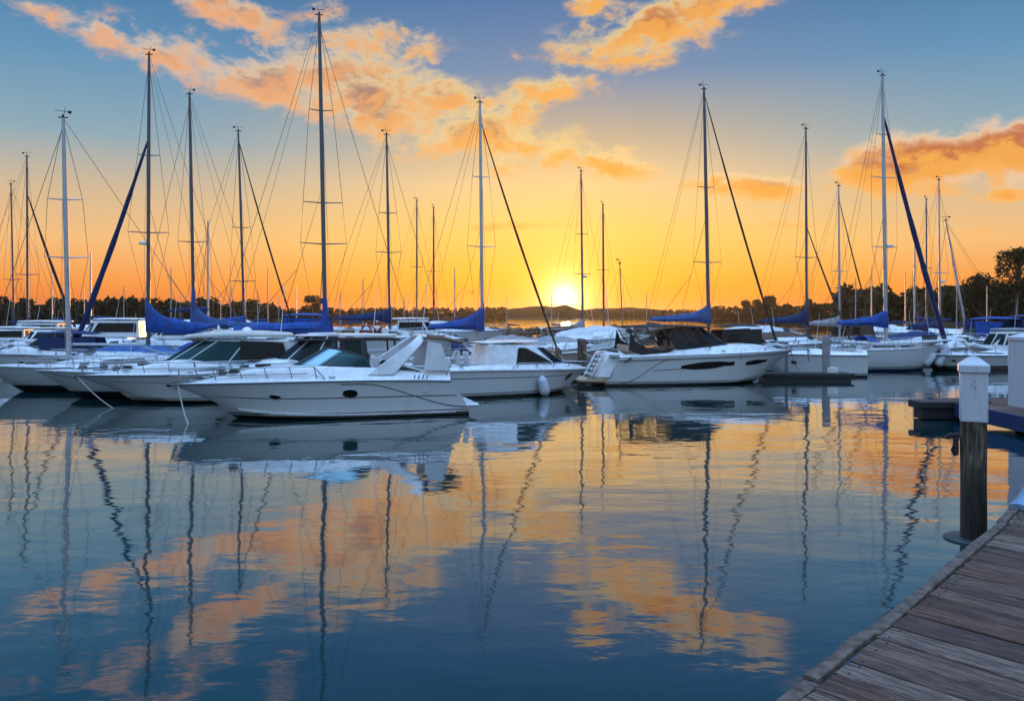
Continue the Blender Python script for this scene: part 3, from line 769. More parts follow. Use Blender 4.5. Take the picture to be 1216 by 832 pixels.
plank_dock('finger_dock', 'timber finger dock with dark blue sides behind the capped piling', 15.95, 31, 24.6, 30.6, .62, fascia='navy', th=.5)
lw = MB(); lw.box((1.2, 0, .42), (2.6, .9, .26)); lw.box((1.2, 0, .1), (2.3, .7, .4)); o = obj('float_beam', lw, 'black', smooth=False, bevel=.04); o.location = (14.7, 29.2, .12); tag(o, 'black floating beam sticking out left of the finger dock', 'float')
kb = thing('covered_skiff', 'low skiff under a dark blue cover at the right edge beside the finger dock', 'boat', (18.6, 23.2, 0), R(8))
h = Hull(5.4, 1.8, .5, .7, rake=.5, crown=.16, cs=.8, w=.6, cock=(-.02, -.01)); h.build_hull('hull_navy', kb); h.build_deck('navy', kb); h.rub(kb, 'whitec', .02)
pp = piling('tall pale square post with a white cap at the right picture edge', 1226, 27.6, 3.2, .52, wrap=2.35, seed=4)
dr = MB(); dr.lathe([(.02, 0), (.30, .02), (.34, .12), (.34, .75), (.30, .86), (.02, .88)], 18); o = obj('plastic_drum', dr, simple('blue_plastic', (.03, .12, .42), .4, coat=.2)); o.location = (16.9 + .35, 26.2, .63); tag(o, 'blue plastic drum standing on the finger dock at the right edge', 'drum')
# gulls
M['gull'] = simple('gull_white', (.62, .60, .58), .7, var=.08); M['gullgrey'] = simple('gull_grey_wing', (.25, .26, .29), .7)
def gull(label, loc_, rz, s=1.):
    t = thing('gull', label, 'bird', loc_, rz)
    b = MB(); rings = []
    for x, z, r in ((-.24, .15, .01), (-.16, .16, .045), (-.05, .17, .075), (.05, .18, .08), (.12, .21, .06), (.15, .26, .04), (.17, .30, .045), (.205, .30, .035), (.235, .295, .012), (.27, .285, .004)):
        rings.append([(x * s, r * s * math.cos(a) * .85, (z + r * math.sin(a)) * s) for a in [2 * math.pi * k / 10 for k in range(10)]])
    b.loft(rings); b.tube([(.02 * s, .03 * s, .12 * s), (.02 * s, .03 * s, 0)], .007 * s, 5); b.tube([(.02 * s, -.03 * s, .12 * s), (.02 * s, -.03 * s, 0)], .007 * s, 5)
    obj('body', b, 'gull', t)
    for sd_ in (-1, 1):
        w_ = MB(); w_.loft([[(x * s, sd_ * (y_ + .012) * s, (z + h_) * s), (x * s, sd_ * (y_ + .03) * s, z * s), (x * s, sd_ * (y_ + .012) * s, (z - h_) * s)] for x, y_, z, h_ in ((.08, .045, .2, .03), (0, .055, .19, .05), (-.12, .035, .17, .035), (-.30, .0, .15, .008))]); obj('wing', w_, 'gullgrey', t)
    return t
gull('pale gull resting on top of the capped timber piling', (pil.location.x + .02, pil.location.y, CAMH - 47 * PD / FPX - .06), R(150), .9)

# ================================================================== motor boats
def ropes(label, a, b, sag=.5, m='rope', r=.016):
    a, b = Vector(a), Vector(b); pts = [lerp(a, b, i / 12) - Vector((0, 0, sag * math.sin(math.pi * i / 12))) for i in range(13)]
    mb = MB(); mb.tube([p - a for p in pts], r, 5); o = obj('mooring_rope', mb, m); o.location = a; return tag(o, label, 'rope')
def fender(label, p, group=None, r=.17, L=.75, tilt=0, m='fender'):
    mb = MB(); mb.lathe([(.02, -L / 2), (r * .6, -L / 2 + .04), (r * .95, -L / 2 + .16), (r, -L / 2 + .3), (r, L / 2 - .3), (r * .9, L / 2 - .16), (r * .5, L / 2 - .04), (.04, L / 2), (.04, L / 2 + .07), (.01, L / 2 + .08)], 14)
    mb.tube([(0, 0, L / 2 + .05), (0, .03, L / 2 + .55)], .012, 4)
    o = obj('fender', mb, m); o.location = p; o.rotation_euler = (0, tilt, 0); return tag(o, label, 'fender', group)
def clutter(root, spots, h):
    for (x, y, k) in spots:
        z = h.deckz(x, y); mb = MB()
        if k == 'hatch': mb.box((x, y, z + .03), (.55, .5, .07)); obj('hatch', mb, 'blackglass', root, smooth=False, bevel=.02)
        elif k == 'winch': mb.lathe([(.1, 0), (.09, .06), (.06, .1), (.08, .17), (.03, .18)], 10, (x, y, z)); obj('winch', mb, 'steel', root)
        elif k == 'windlass': mb.box((x, y, z + .08), (.3, .2, .16)); mb.tube([(x, y - .16, z + .12), (x, y + .16, z + .12)], .07, 8); mb.tube([(x + .1, y, z + .06), (x + .9, y * .3, z + .03)], .03, 6); obj('windlass', mb, 'darkalu', root)
        elif k == 'coil':
            for q in range(4): mb.tube([(x + (.20 - .02 * q) * math.cos(a), y + (.2 - .02 * q) * math.sin(a), z + .03 + .03 * q) for a in [6.283 * j / 14 for j in range(14)]], .02, 4, closed=True)
            obj('rope_coil', mb, 'darkrope', root)
        elif k == 'cleat': cleat(root, x, y, z)
        elif k == 'light': mb.tube([(x, y, z), (x, y, z + .5)], .02, 5); mb.lathe([(.05, 0), (.06, .05), (.04, .12), (.01, .13)], 8, (x, y, z + .5)); obj('deck_light', mb, 'gel', root)
        elif k == 'anchor': mb.tube([(x - .5, 0, z + .04), (x + .25, 0, z + .06)], .035, 6); mb.box((x + .28, 0, z - .1), (.12, .34, .34), ry=R(35), taper=.3); obj('anchor', mb, 'darkalu', root)
def interior(root, h, xs=(-2.6, -1.2), m='tan'):
    """helm and seats that show inside the cockpit"""
    z = h.deckz(lerp(*xs, .5), 0)
    for k, (x, y) in enumerate(((xs[1], .55), (xs[1], -.55))):
        mb = MB(); mb.box((x, y, z + .55), (.5, .5, .14)); mb.box((x - .22, y, z + .85), (.12, .5, .6), ry=R(-8)); mb.tube([(x, y, z), (x, y, z + .5)], .07, 8); obj('seat', mb, m, root, bevel=.04)
    mb = MB(); mb.box((xs[0], 0, z + .45), (.5, h.B * .6, .16)); mb.box((xs[0] - .25, 0, z + .7), (.14, h.B * .6, .4)); obj('bench', mb, m, root, bevel=.05)

# --- A: the near express cruiser, bow to the left
a = boat('motor_cruiser', 'nearest white express cruiser, teal windscreen and two oval portholes, bow pointing left', 'motor boat', 385, 30.3, R(196), GM)
h = Hull(10.6, 3.3, 1.30, 1.28, rake=1.5, p=2.2, s0=.40, sag=-.10, crown=.52, cs=.66, w=.34, cock=(.05, .40), ck=.75, trk=.75)
h.build_hull('hull_white', a); h.build_deck('gel', a); h.rub(a, 'darkalu', .028)
h.band(a, 'feature_line', 'darkalu', .02, .90, lambda u: .56 - .05 * u, lambda u: .585 - .05 * u, 1, .008)
h.band(a, 'feature_line', 'darkalu', .0, .45, lambda u: lerp(.20, .90, sst(u * 1.2)) , lambda u: lerp(.235, .925, sst(u * 1.2)), 1, .008)
h.band(a, 'spray_rail', 'gel', .05, .85, lambda u: .07, lambda u: .12, 1, .05)
h.port(a, .42, .66, .026, .12, 1); h.port(a, .68, .58, .020, .07, 1); h.port(a, .42, .66, .026, .12, -1); h.port(a, .68, .58, .020, .07, -1)
windscreen(h, a, 1.15, 2.9, 1.22, 1.15, .62, taper=1, topw=.80, mulls=(-.55, -.2, .2, .55), glass='glass_teal', frame='black', arch=1.5)
windscreen(h, a, .62, 3.9, 1.30, .9, .30, taper=1, topw=.9, mulls=(-.8, .8), glass='glass_smoke', frame='gel', arch=1.2, name='side_screen')
arch(a, -1.95, -3.65, 1.42, 1.58, 2.98, topw=.72, w0=1.0, w1=.36, th=.09)
interior(a, h, (-4.0, -1.6), 'whitec')
bm_ = MB(); bm_.loft([[(-3.6, y, 2.9 + .12 * (1 - (y / 1.1) ** 2)) for y in (-1.1, -.6, 0, .6, 1.1)], [(-4.4, y * 1.02, 2.86 + .12 * (1 - (y / 1.12) ** 2)) for y in (-1.1, -.6, 0, .6, 1.1)], [(-5.1, y, 2.70 + .1 * (1 - (y / 1.1) ** 2)) for y in (-1.1, -.6, 0, .6, 1.1)]], closed=False)
bt = obj('bimini_top', bm_, 'brownc', a); sm_ = bt.modifiers.new('solid', 'SOLIDIFY'); sm_.thickness = .04
for s_ in (-1, 1):
    f_ = MB(); f_.tube([(-5.05, s_ * 1.08, 2.70), (-4.4, s_ * 1.35, 1.5)], .02, 5); obj('bimini_pole', f_, 'steel', a)
    f_ = MB(); f_.add([(-3.75, s_ * 1.12, 2.78), (-4.25, s_ * 1.12, 2.70), (-4.55, s_ * 1.36, 1.70), (-3.55, s_ * 1.42, 1.72)], [(0, 1, 2, 3)]); o = obj('side_curtain', f_, 'whitec', a, smooth=False); o.modifiers.new('solid', 'SOLIDIFY').thickness = .02
h.bowrail(a, .50, .50, n=6)
clutter(a, [(2.2, 0, 'hatch'), (3.6, 0, 'windlass'), (4.6, .2, 'cleat'), (4.2, -.35, 'cleat'), (3.2, .55, 'coil'), (-.2, 1.5, 'cleat'), (5.0, 0, 'anchor')], h)
sp_ = MB(); sp_.box((-5.42, 0, .34), (.6, 2.5, .12)); obj('swim_platform', sp_, 'gel', a, bevel=.05)
sl = MB(); sl.lathe([(.02, 0), (.05, .0), (.05, .06), (.02, .07)], 10); sl.xform(Matrix.Translation((-3.6, 1.53, .95)) @ Matrix.Rotation(R(-90), 4, 'X')); obj('vent', sl, 'whitec', a)
for k in range(4):
    v_ = MB(); pv = h.P(.12 + k * .018, .97, 1); v_.box((pv.x, pv.y * .98, pv.z + .18), (.03, .05, .14), ry=R(-20)); obj('air_slot', v_, 'black', a, smooth=False)

# --- C: hard-top cruiser squeezed between the near one and the next
c_ = boat('motor_cruiser', 'hard-top cruiser with flat dark-edged roof between the near cruiser and its left neighbour', 'motor boat', 378, 34.4, R(198), GM)
h = Hull(10.2, 2.9, 1.25, 1.3, rake=1.3, crown=.62, cs=.66, w=.36, cock=(.04, .40), ck=.8)
h.build_hull('hull_white', c_); h.build_deck('gel', c_); h.rub(c_, 'darkalu')
ba, to = windscreen(h, c_, 1.75, 2.2, 1.15, 1.35, 1.05, taper=0, topw=.84, mulls=(-.45, .45, -.8, .8), glass='glass_smoke', frame='gel', fr=.035)
roof_slab('hard_top', c_, -3.4, 1.0, 2.3, 2.80, 'gel2', th=.08, camber=.06, ex=3)
rs = MB(); rs.box((-1.2, 0, 2.72), (4.3, 2.1, .10)); obj('roof_liner', rs, 'black', c_, bevel=.03)
for s_ in (-1, 1):
    f_ = MB(); f_.tube([(-.9, s_ * 1.02, 1.8), (-.85, s_ * .98, 2.72)], .05, 6); obj('roof_pillar', f_, 'black', c_)
    f_ = MB(); f_.tube([(-3.2, s_ * 1.1, 1.5), (-3.1, s_ * .98, 2.74)], .05, 6); obj('roof_pillar', f_, 'black', c_)
    f_ = MB(); f_.add([(-1.0, s_ * 1.05, 1.86), (-2.0, s_ * 1.08, 1.84), (-1.9, s_ * 1.0, 2.66), (-1.0, s_ * .99, 2.68)], [(0, 1, 2, 3)]); obj('side_panel', f_, 'glass_smoke', c_, smooth=False)
interior(c_, h, (-3.8, -1.9), 'whitec'); h.bowrail(c_, .52, .5)
h.port(c_, .62, .7, .03, .1, 1); clutter(c_, [(2.6, 0, 'hatch'), (3.9, 0, 'windlass'), (3.0, .7, 'coil')], h)

# --- B: cruiser with a cream rounded hardtop
b_ = boat('motor_cruiser', 'white cruiser with rounded cream roof over wraparound windscreen, second from the near cruiser', 'motor boat', 268, 35.8, R(199), GM)
h = Hull(12.0, 3.4, 1.25, 1.22, rake=1.7, crown=.60, cs=.62, w=.36, cock=(.03, .30), ck=.7)
h.build_hull('hull_white', b_); h.build_deck('gel', b_); h.rub(b_, 'darkalu')
h.band(b_, 'feature_line', 'darkalu', .02, .92, lambda u: .70, lambda u: .715, 1, .008)
windscreen(h, b_, 2.6, 4.2, 1.38, 1.45, .92, taper=0, topw=.84, mulls=(-.52, -.26, .26, .52, .8, -.8), glass='glass_teal', frame='gel', fr=.03, drop=.05)
sc_ = MB(); roof_slab('hard_top', b_, -2.9, 1.75, 2.75, 2.62, 'gel2', th=.16, camber=.14, bow=.16, ex=2.6, wf=.72, slope=-.04)
rl = MB(); rl.box((-2.2, 0, 2.2), (1.0, 2.4, 1.0), taper=.92); obj('aft_bulkhead', rl, 'gel2', b_, bevel=.1)
for s_ in (-1, 1):
    f_ = MB(); f_.add([(-.6, s_ * 1.36, 1.86), (-2.6, s_ * 1.38, 1.80), (-2.4, s_ * 1.24, 2.55), (-.6, s_ * 1.2, 2.66)], [(0, 1, 2, 3)]); obj('side_window', f_, 'blackglass', b_, smooth=False)
an = MB(); an.lathe([(.22, 0), (.24, .08), (.16, .2), (.02, .26)], 14, (-.9, 0, 2.98)); obj('radome', an, 'gel', b_)
sp2 = MB(); sp2.lathe([(.04, 0), (.05, .3), (.02, .34)], 8, (.3, .4, 2.98)); obj('horn', sp2, 'gel', b_)
h.port(b_, .70, .60, .012, .05, 1, frame='steel'); h.port(b_, .52, .62, .02, .07, 1)
h.bowrail(b_, .48, .5, n=6); interior(b_, h, (-5, -3.8), 'whitec')
clutter(b_, [(3.3, 0, 'hatch'), (4.4, 0, 'windlass'), (4.9, .3, 'cleat'), (3.9, .6, 'coil'), (1.4, 1.45, 'cleat'), (5.7, 0, 'anchor'), (4.2, -.4, 'winch')], h)

# --- G: white sedan boat, bow to the right, fender hung out
g_ = boat('cabin_boat', 'white sedan cabin boat with pale oval fender, bow pointing right beside the near cruiser stern', 'motor boat', 612, 38.4, R(24), GM)
h = Hull(8.0, 2.9, 1.28, 1.12, rake=.9, p=2.5, crown=.20, cs=.86, w=.30, cock=(.04, .26), ck=.6, q=1.15)
h.build_hull('hull_white', g_); h.build_deck('gel', g_); h.rub(g_, 'gel', .055)
h.band(g_, 'feature_line', 'darkalu', .02, .93, lambda u: .70, lambda u: .725, -1, .010)
ring_b = [(-2.0, -1.10), (1.7, -.92), (2.5, -.45), (2.5, .45), (1.7, .92), (-2.0, 1.10)]
ring_t = [(-1.75, -.92), (.55, -.82), (1.15, -.4), (1.15, .4), (.55, .82), (-1.75, .92)]
cb_ = cabin(g_, ring_b, lambda x: 1.36, ring_t, lambda x: 2.34 - .03 * x, 'gel', wins=[
    (0, [(.44, .10), (.97, .08), (.985, .22), (.80, .86), (.66, .90), (.62, .88)]), (1, [(.06, .12), (.94, .12), (.90, .88), (.10, .88)]), (2, [(.04, .12), (.96, .12), (.92, .88), (.08, .88)]),
    (3, [(.06, .12), (.94, .12), (.90, .88), (.10, .88)]), (4, [(.03, .10), (.56, .10), (.38, .90), (.2, .86)])], winmat='blackglass', camber=.10, frame='steel')
roof_slab('cabin_roof', g_, -2.1, 1.1, 1.95, 2.40, 'gel', th=.06, camber=.07, ex=3.4)
interior(g_, h, (-3.4, -2.5), 'whitec'); h.bowrail(g_, .40, .28, n=5, mid=False)
h.port(g_, .83, .62, .032, .20, -1, m='brownc', frame='gel')
clutter(g_, [(3.0, 0, 'hatch'), (3.5, 0, 'cleat'), (-3.2, -1.2, 'cleat'), (-2.9, 1.2, 'cleat')], h)
wp = g_.matrix_basis @ Vector((0, 0, 0))
def wpt(root, v):
    return Matrix.Translation(root.location) @ Matrix.Rotation(root.rotation_euler.z, 4, 'Z') @ Vector(v)
pf = wpt(g_, h.P(.60, .55, -1, .22)); fender('pale oval fender hanging on the side of the white sedan boat', (pf.x, pf.y, .46), r=.24, L=.98, tilt=R(-14))
fl_ = MB(); fl_.add([(-4.30, -1.15, .30), (-4.02, -1.2, .55), (-4.02, -1.0, .28)], [(0, 1, 2)]); o = obj('trim_tab', fl_, 'gel', g_, smooth=False); o.modifiers.new('solid', 'SOLIDIFY').thickness = .05
ob_ = outboard(g_, -4.25, .55, .35, 'motor')

# --- H: big express cruiser, bow to the right
H_ = boat('motor_cruiser', 'large white cruiser with long black hull windows and dark canopy, bow pointing right', 'motor boat', 828, 44.6, R(9), GM)
h = Hull(11.4, 3.5, 1.50, 1.78, rake=1.5, p=2.4, s0=.45, crown=.42, cs=.74, w=.36, cock=(.05, .40), ck=.35, q=1.2, sag=-.06, trk=.8)
h.build_hull('hull_white', H_); h.build_deck('gel', H_); h.rub(H_, 'darkalu', .03, .90)
h.band(H_, 'feature_line', 'darkalu', .08, .30, lambda u: lerp(.08, .88, sst(u)), lambda u: lerp(.11, .91, sst(u)), -1, .01)
h.band(H_, 'hull_window', 'blackglass', .36, .64, lambda u: .57 - .07 * math.sin(math.pi * min(1, u * 1.3)) ** .6 + .03 * u, lambda u: .60 + .115 * math.sin(math.pi * min(.96, .08 + u)) ** .6 + .10 * u, -1, .012, label='long tapered black hull window amidships')
h.band(H_, 'hull_window', 'blackglass', .71, .85, lambda u: .57 - .03 * math.sin(math.pi * u) + .04 * u, lambda u: .62 + .10 * math.sin(math.pi * min(.9, .12 + u)) ** .5 + .03 * u, -1, .012, label='short black hull window near the bow')
h.band(H_, 'feature_line', 'darkalu', .22, .40, lambda u: .50 + .05 * u, lambda u: .52 + .05 * u, -1, .01)
windscreen(h, H_, 1.7, 3.4, 1.35, 1.5, .95, taper=.25, topw=.82, mulls=(-.62, -.3, .3, .62), glass='glass_smoke', frame='black', fr=.03)
roof_slab('canopy', H_, -4.3, .6, 2.7, 2.98, 'darkcanvas', th=.07, camber=.10, bow=.10, ex=4, wf=.85, slope=-.03)
for s_ in (-1, 1):
    for nm, pts, r_ in (('canopy_pole', [(-4.2, s_ * 1.3, 3.0), (-3.3, s_ * 1.45, 1.75)], .03), ('canopy_pole', [(-2.5, s_ * 1.32, 3.02), (-1.7, s_ * 1.45, 2.0)], .045), ('canopy_pole', [(-1.7, s_ * 1.30, 3.04), (-2.9, s_ * 1.45, 1.85)], .03),
                        ('canopy_pole', [(-.5, s_ * 1.25, 3.05), (.2, s_ * 1.4, 2.0)], .05), ('canopy_pole', [(-.5, s_ * 1.25, 3.05), (-1.4, s_ * 1.45, 1.95)], .03)):
        f_ = MB(); f_.tube(pts, r_, 6); obj(nm, f_, 'black', H_)
    f_ = MB(); f_.add([(-4.25, s_ * 1.30, 2.95), (-4.0, s_ * 1.32, 2.35), (-3.3, s_ * 1.42, 1.98), (-2.5, s_ * 1.46, 1.88), (-1.7, s_ * 1.46, 2.0), (-2.4, s_ * 1.48, 1.66), (-3.6, s_ * 1.46, 1.60), (-4.35, s_ * 1.4, 1.9)], [(0, 1, 2, 7), (2, 3, 6, 7), (3, 4, 5, 6)]); o = obj('canvas_skirt', f_, 'darkcanvas', H_, smooth=False); o.modifiers.new('solid', 'SOLIDIFY').thickness = .03
    f_ = MB(); f_.add([(-3.9, s_ * 1.33, 2.4), (-4.1, s_ * 1.31, 2.95), (-2.6, s_ * 1.32, 3.0), (-3.2, s_ * 1.42, 2.02)], [(0, 1, 2, 3)]); obj('clear_curtain', f_, 'glass_clear', H_, smooth=False)
interior(H_, h, (-4.0, -1.4), 'tan')
pf_ = MB(); pf_.loft([[(-7.0, y, .22) for y in (-1.1, 1.1)] + [(-7.0, y, .36) for y in (1.1, -1.1)], [(-5.6, y, .20) for y in (-1.65, 1.65)] + [(-5.6, y, .40) for y in (1.65, -1.65)]]); obj('swim_platform', pf_, 'tan', H_, bevel=.04)
tr = MB(); tr.loft([[(-6.25, -1.35, .4), (-6.25, 1.35, .4), (-5.4, 1.6, .4), (-5.4, -1.6, .4)], [(-5.5, -1.3, 1.75), (-5.5, 1.3, 1.75), (-4.8, 1.5, 1.75), (-4.8, -1.5, 1.75)]]); obj('transom_moulding', tr, 'gel', H_, bevel=.12)
ld = MB(); P0, P1 = Vector((-6.55, -.95, .42)), Vector((-5.85, -.95, 1.72))
for s_ in (-.28, .28): ld.tube([P0 + Vector((0, s_, 0)), P1 + Vector((-.05, s_, 0)), P1 + Vector((.25, s_, .1))], .035, 6)
L_ = obj('boarding_ladder', ld, 'steel', H_)
for k in range(5):
    q = lerp(P0, P1, (k + .5) / 5.2); st_ = MB(); st_.box((q.x, q.y, q.z), (.16, .56, .07)); obj('step', st_, 'black', L_, smooth=False)
lb = MB(); lb.lathe([(.05, -.1), (.24, -.08), (.27, 0), (.24, .08), (.05, .1)], 14); lb.xform(Matrix.Translation((-5.2, -1.45, 1.62))); obj('cowl_vent', lb, 'whitec', H_)
vt = MB(); vt.box((-4.5, -1.72, 1.40), (.42, .05, .09), ry=R(-30)); obj('air_vent', vt, 'black', H_, smooth=False)
h.bowrail(H_, .80, .22, n=3, mid=False, nose=.3)
pu = MB(); pu.box((6.0, 0, 1.80), (1.3, .42, .09), taper=.9); pu.tube([(6.6, 0, 1.82), (6.66, 0, 1.1)], .04, 6); obj('bow_pulpit', pu, 'greyc', H_, bevel=.02)
clutter(H_, [(3.6, 0, 'hatch'), (4.7, 0, 'windlass'), (4.9, -.3, 'cleat'), (.9, -1.5, 'cleat'), (5.0, .3, 'cleat')], h)
ft = MB(); ft.tube([(1.85, -1.55, h.deckz(1.85, -1.3)), (1.85, -1.62, 1.35)], .012, 4); obj('hanging_line', ft, 'darkrope', H_)

# ================================================================== sailing boats
def sailboat(label, px, d, ytop, heading, L=9.5, B=2.9, fs=1.05, fb=1.35, mast_r=.085, cover='blue', boom=.40, furl='none', furl_m='navy', lean=0., spreaders=((.42, .95), (.66, .75)),
             hullm='hull_white', mastm='darkalu', boomz=2.35, rise=1.3, mt=.57, cabin_h=.42, sleeve=0., wires=2, rig=True, rail=True, vane=True, tophalf=None, furl_r=.085, stay_m='wire', cover_sag=.0, rz=None):
    Hm = CAMH + (YH - ytop) * d / FPX
    th = rz if rz is not None else (R(12) if heading > 0 else R(196))
    fw = Vector((math.cos(th), math.sin(th), 0)); mx_ = -L / 2 + mt * L
    pos = at(px, d) - fw * mx_
    t = thing('sailing_boat', label, 'sailboat', pos, th, GS)
    h = Hull(L, B, fs, fb, rake=1.3, p=1.9, s0=.48, stern=.28, q=.45, chine=.6, crown=.10, cs=.8, w=.7, cock=(.04, .30), cd=.45, sag=.08, zc=-.12)
    h.build_hull(hullm, t); h.build_deck('gel', t); h.rub(t, 'alu', .022)
    x0, x1 = -L / 2 + .31 * L, -L / 2 + .72 * L; w0, w1 = B * .31, B * .20
    zc = lambda x: h.deckz(x, B * .3 if x < 1 else B * .2) - .03
    cabin(t, [(x0, -w0), (x0 + .6 * (x1 - x0), -w0 * .93), (x1, -w1), (x1 + .25, 0), (x1, w1), (x0 + .6 * (x1 - x0), w0 * .93), (x0, w0)], zc,
          [(x0 + .06, -w0 * .86), (x0 + .58 * (x1 - x0), -w0 * .8), (x1 - .5, -w1 * .8), (x1 - .3, 0), (x1 - .5, w1 * .8), (x0 + .58 * (x1 - x0), w0 * .8), (x0 + .06, w0 * .86)],
          lambda x: h.deckz(mx_, 0) + cabin_h - .06 * (x - x0), 'gel', wins=[(0, [(.12, .3), (.9, .3), (.85, .8), (.16, .8)]), (1, [(.1, .3), (.75, .35), (.6, .75), (.12, .8)]), (4, [(.25, .35), (.9, .3), (.88, .8), (.4, .75)]), (5, [(.1, .3), (.88, .3), (.84, .8), (.15, .8)])])
    zb = h.deckz(mx_, 0) + cabin_h * .6
    if not rig:
        h.bowrail(t, .12, .58, n=7, r=.016, mid=True, nose=.1, inset=.06)
        clutter(t, [(1.2, 0, 'hatch'), (2.8, 0, 'windlass'), (3.6, .3, 'coil'), (-1.5, .8, 'winch'), (4.6, 0, 'anchor'), (4.2, -.3, 'cleat'), (.4, 1.1, 'coil')], h)
        return t, h
    ln = lean * d / FPX                                              # mast rake sideways in world x
    inv_ = Matrix.Rotation(-th, 3, 'Z')
    lv = inv_ @ Vector((ln, 0, 0))
    def mp_(z): return Vector((mx_, 0, 0)) + lv * ((z - zb) / (Hm - zb)) + Vector((0, 0, z))
    mb = MB(); mb.tube([mp_(zb - .3), mp_(lerp(zb, Hm, .6)), mp_(lerp(zb, Hm, .85)), mp_(Hm)], [mast_r, mast_r * .95, mast_r * .8, mast_r * .6], 10)
    mast = obj('mast', mb, mastm, t)
    hd = MB(); q = mp_(Hm); hd.tube([q + Vector((-.22, 0, .02)), q + Vector((.22, 0, .02))], .035, 6); hd.tube([q, q + Vector((0, 0, .16))], .06, 6)
    obj('masthead_fitting', hd, 'black', mast)
    if vane:
        vn = MB(); vn.tube([q, q + Vector((-.12, .05, .55))], .014, 4); vn.tube([q + Vector((-.35, 0, .3)), q + Vector((.35, .1, .34))], .014, 4); vn.box(q + Vector((-.3, 0, .3)), (.16, .02, .14)); obj('wind_vane', vn, 'black', mast, smooth=False)
    tips = []
    for fr_, wd in spreaders:
        z = lerp(zb, Hm, fr_); c = mp_(z); wd *= B / 3.
        for s_ in (-1, 1):
            sb = MB(); tip = c + inv_ @ Vector((s_ * wd * .92, s_ * wd * .25, .05)) if wires != 9 else c + Vector((-.15, s_ * wd, .06))
            sb.tube([c, tip], [.04, .025], 5); obj('spreader', sb, mastm, mast); tips.append((fr_, s_, tip))
    # shrouds run chain plate > spreader tips > masthead
    if wires:
        for s_ in (-1, 1):
            ch = Vector((mx_ - .15, s_ * h.bs(mt) * .96, h.zs(mt)))
            tp = sorted([x for x in tips if x[1] == s_]); pts = [ch] + [x[2] for x in tp] + [mp_(Hm * .985)]
            wb = MB(); wb.tube(pts, .013, 4); obj('shroud', wb, stay_m, t)
            if tp and wires > 1:
                wb = MB(); wb.tube([ch + Vector((-.35, 0, 0)), mp_(lerp(zb, Hm, tp[0][0]))], .011, 4); obj('lower_shroud', wb, stay_m, t)
        wb = MB(); wb.tube([(-L / 2 + .1, 0, h.zs(0)), mp_(Hm)], .012, 4); obj('backstay', wb, stay_m, t)
        wb = MB(); a_, b2 = mp_(Hm * .7) + Vector((.1, .05, 0)), Vector((mx_ + .12, .06, zb)); wb.tube([a_, lerp(a_, b2, .5) + Vector((.12, 0, 0)), b2], .011, 4); obj('halyard', wb, 'rope', t)
    bow = Vector((L / 2 - .12, 0, h.zs(1) + .08))
    if furl == 'none' or furl == 'wire':
        wb = MB(); wb.tube([bow, mp_(Hm * .97)], .014, 4); obj('forestay', wb, stay_m, t)
    else:
        top = mp_(lerp(zb, Hm, furl)); pts = [lerp(bow, top, i / 14) for i in range(15)]
        for i, p_ in enumerate(pts): p_.x -= .12 * math.sin(math.pi * i / 14)
        rs = [furl_r * (.6 + 1.0 * math.sin(math.pi * min(1, .12 + i / 16)) ** .6) * (1 + .1 * math.sin(i * 2.1)) * (1 - .4 * i / 14) for i in range(15)]
        wb = MB(); wb.tube(pts, rs, 8); obj('furled_jib', wb, furl_m, t)
        dm = MB(); dm.lathe([(.05, 0), (.15, .02), (.15, .06), (.09, .1), (.15, .15), (.15, .19), (.05, .2)], 12, bow); obj('furler_drum', dm, 'black', t)
        if furl < .97:
            wb = MB(); wb.tube([top, mp_(Hm)], .012, 4); obj('forestay', wb, stay_m, t)
    bl = boom * L
    bz = boomz
    bb = MB(); bb.tube([(mx_ - .05, 0, bz), (mx_ - bl, 0, bz - .05)], .06, 8); obj('boom', bb, 'alu', t)
    wb = MB(); wb.tube([(mx_ - bl * .85, 0, bz), (-L / 2 + .12 * L, 0, 1.1)], .025, 4); obj('mainsheet', wb, 'rope', t)
    if cover:
        rings = []; n = 22; r_ = random.Random(int(px))
        ph = r_.random() * 6
        for i in range(n + 1):
            u = i / n; x = mx_ + .12 - (bl + .12) * u
            hh = .20 + .10 * math.sin(math.pi * min(1, u * 1.1)) + rise * .8 * math.exp(-u * bl / .7) - .10 * u + .025 * math.sin(u * 17 + ph)
            dn = .17 + .05 * math.sin(math.pi * u) + cover_sag * math.sin(math.pi * u) + .02 * math.sin(u * 11 + ph) + .35 * math.exp(-u * bl / .5)
            wd = (.10 + .13 * math.sin(math.pi * min(.96, u + .12)) ** .5) * (1 + .12 * math.sin(u * 23 + ph))
            zc_ = bz + (hh - dn) / 2; rad = (hh + dn) / 2
            lx = lv * ((zc_ - zb) / (Hm - zb))
            rings.append([Vector((x + lx.x, lx.y + wd * math.sin(a) * (1 + .3 * (math.cos(a) < 0)), zc_ + rad * math.cos(a))) for a in [2 * math.pi * k / 14 for k in range(14)]])
        cv = MB(); cv.loft(rings); o = obj('sail_cover', cv, cover, t)
        for k in range(4):
            u = (k + 1) / 5; i = int(u * n); tb_ = MB(); tb_.tube([p_ + (p_ - sum(rings[i], Vector()) / 14) * .02 for p_ in rings[i]], .014, 4, closed=True); obj('tie', tb_, 'darkrope', o)
        tl = MB(); tl.tube([(mx_ - bl, 0, bz), mp_(Hm * .985)], .009, 4); obj('topping_lift', tl, stay_m, t)
    if cover:
        for s_ in (-1, 1):
            zj = lerp(bz, Hm, .45); wb = MB(); wb.tube([mp_(zj), (mx_ - bl * .5, s_ * .12, bz + .2)], .009, 3); wb.tube([lerp(mp_(zj), Vector((mx_ - bl * .5, s_ * .12, bz + .2)), .6), (mx_ - bl * .85, s_ * .1, bz + .1)], .009, 3); obj('lazy_jack', wb, stay_m, t)
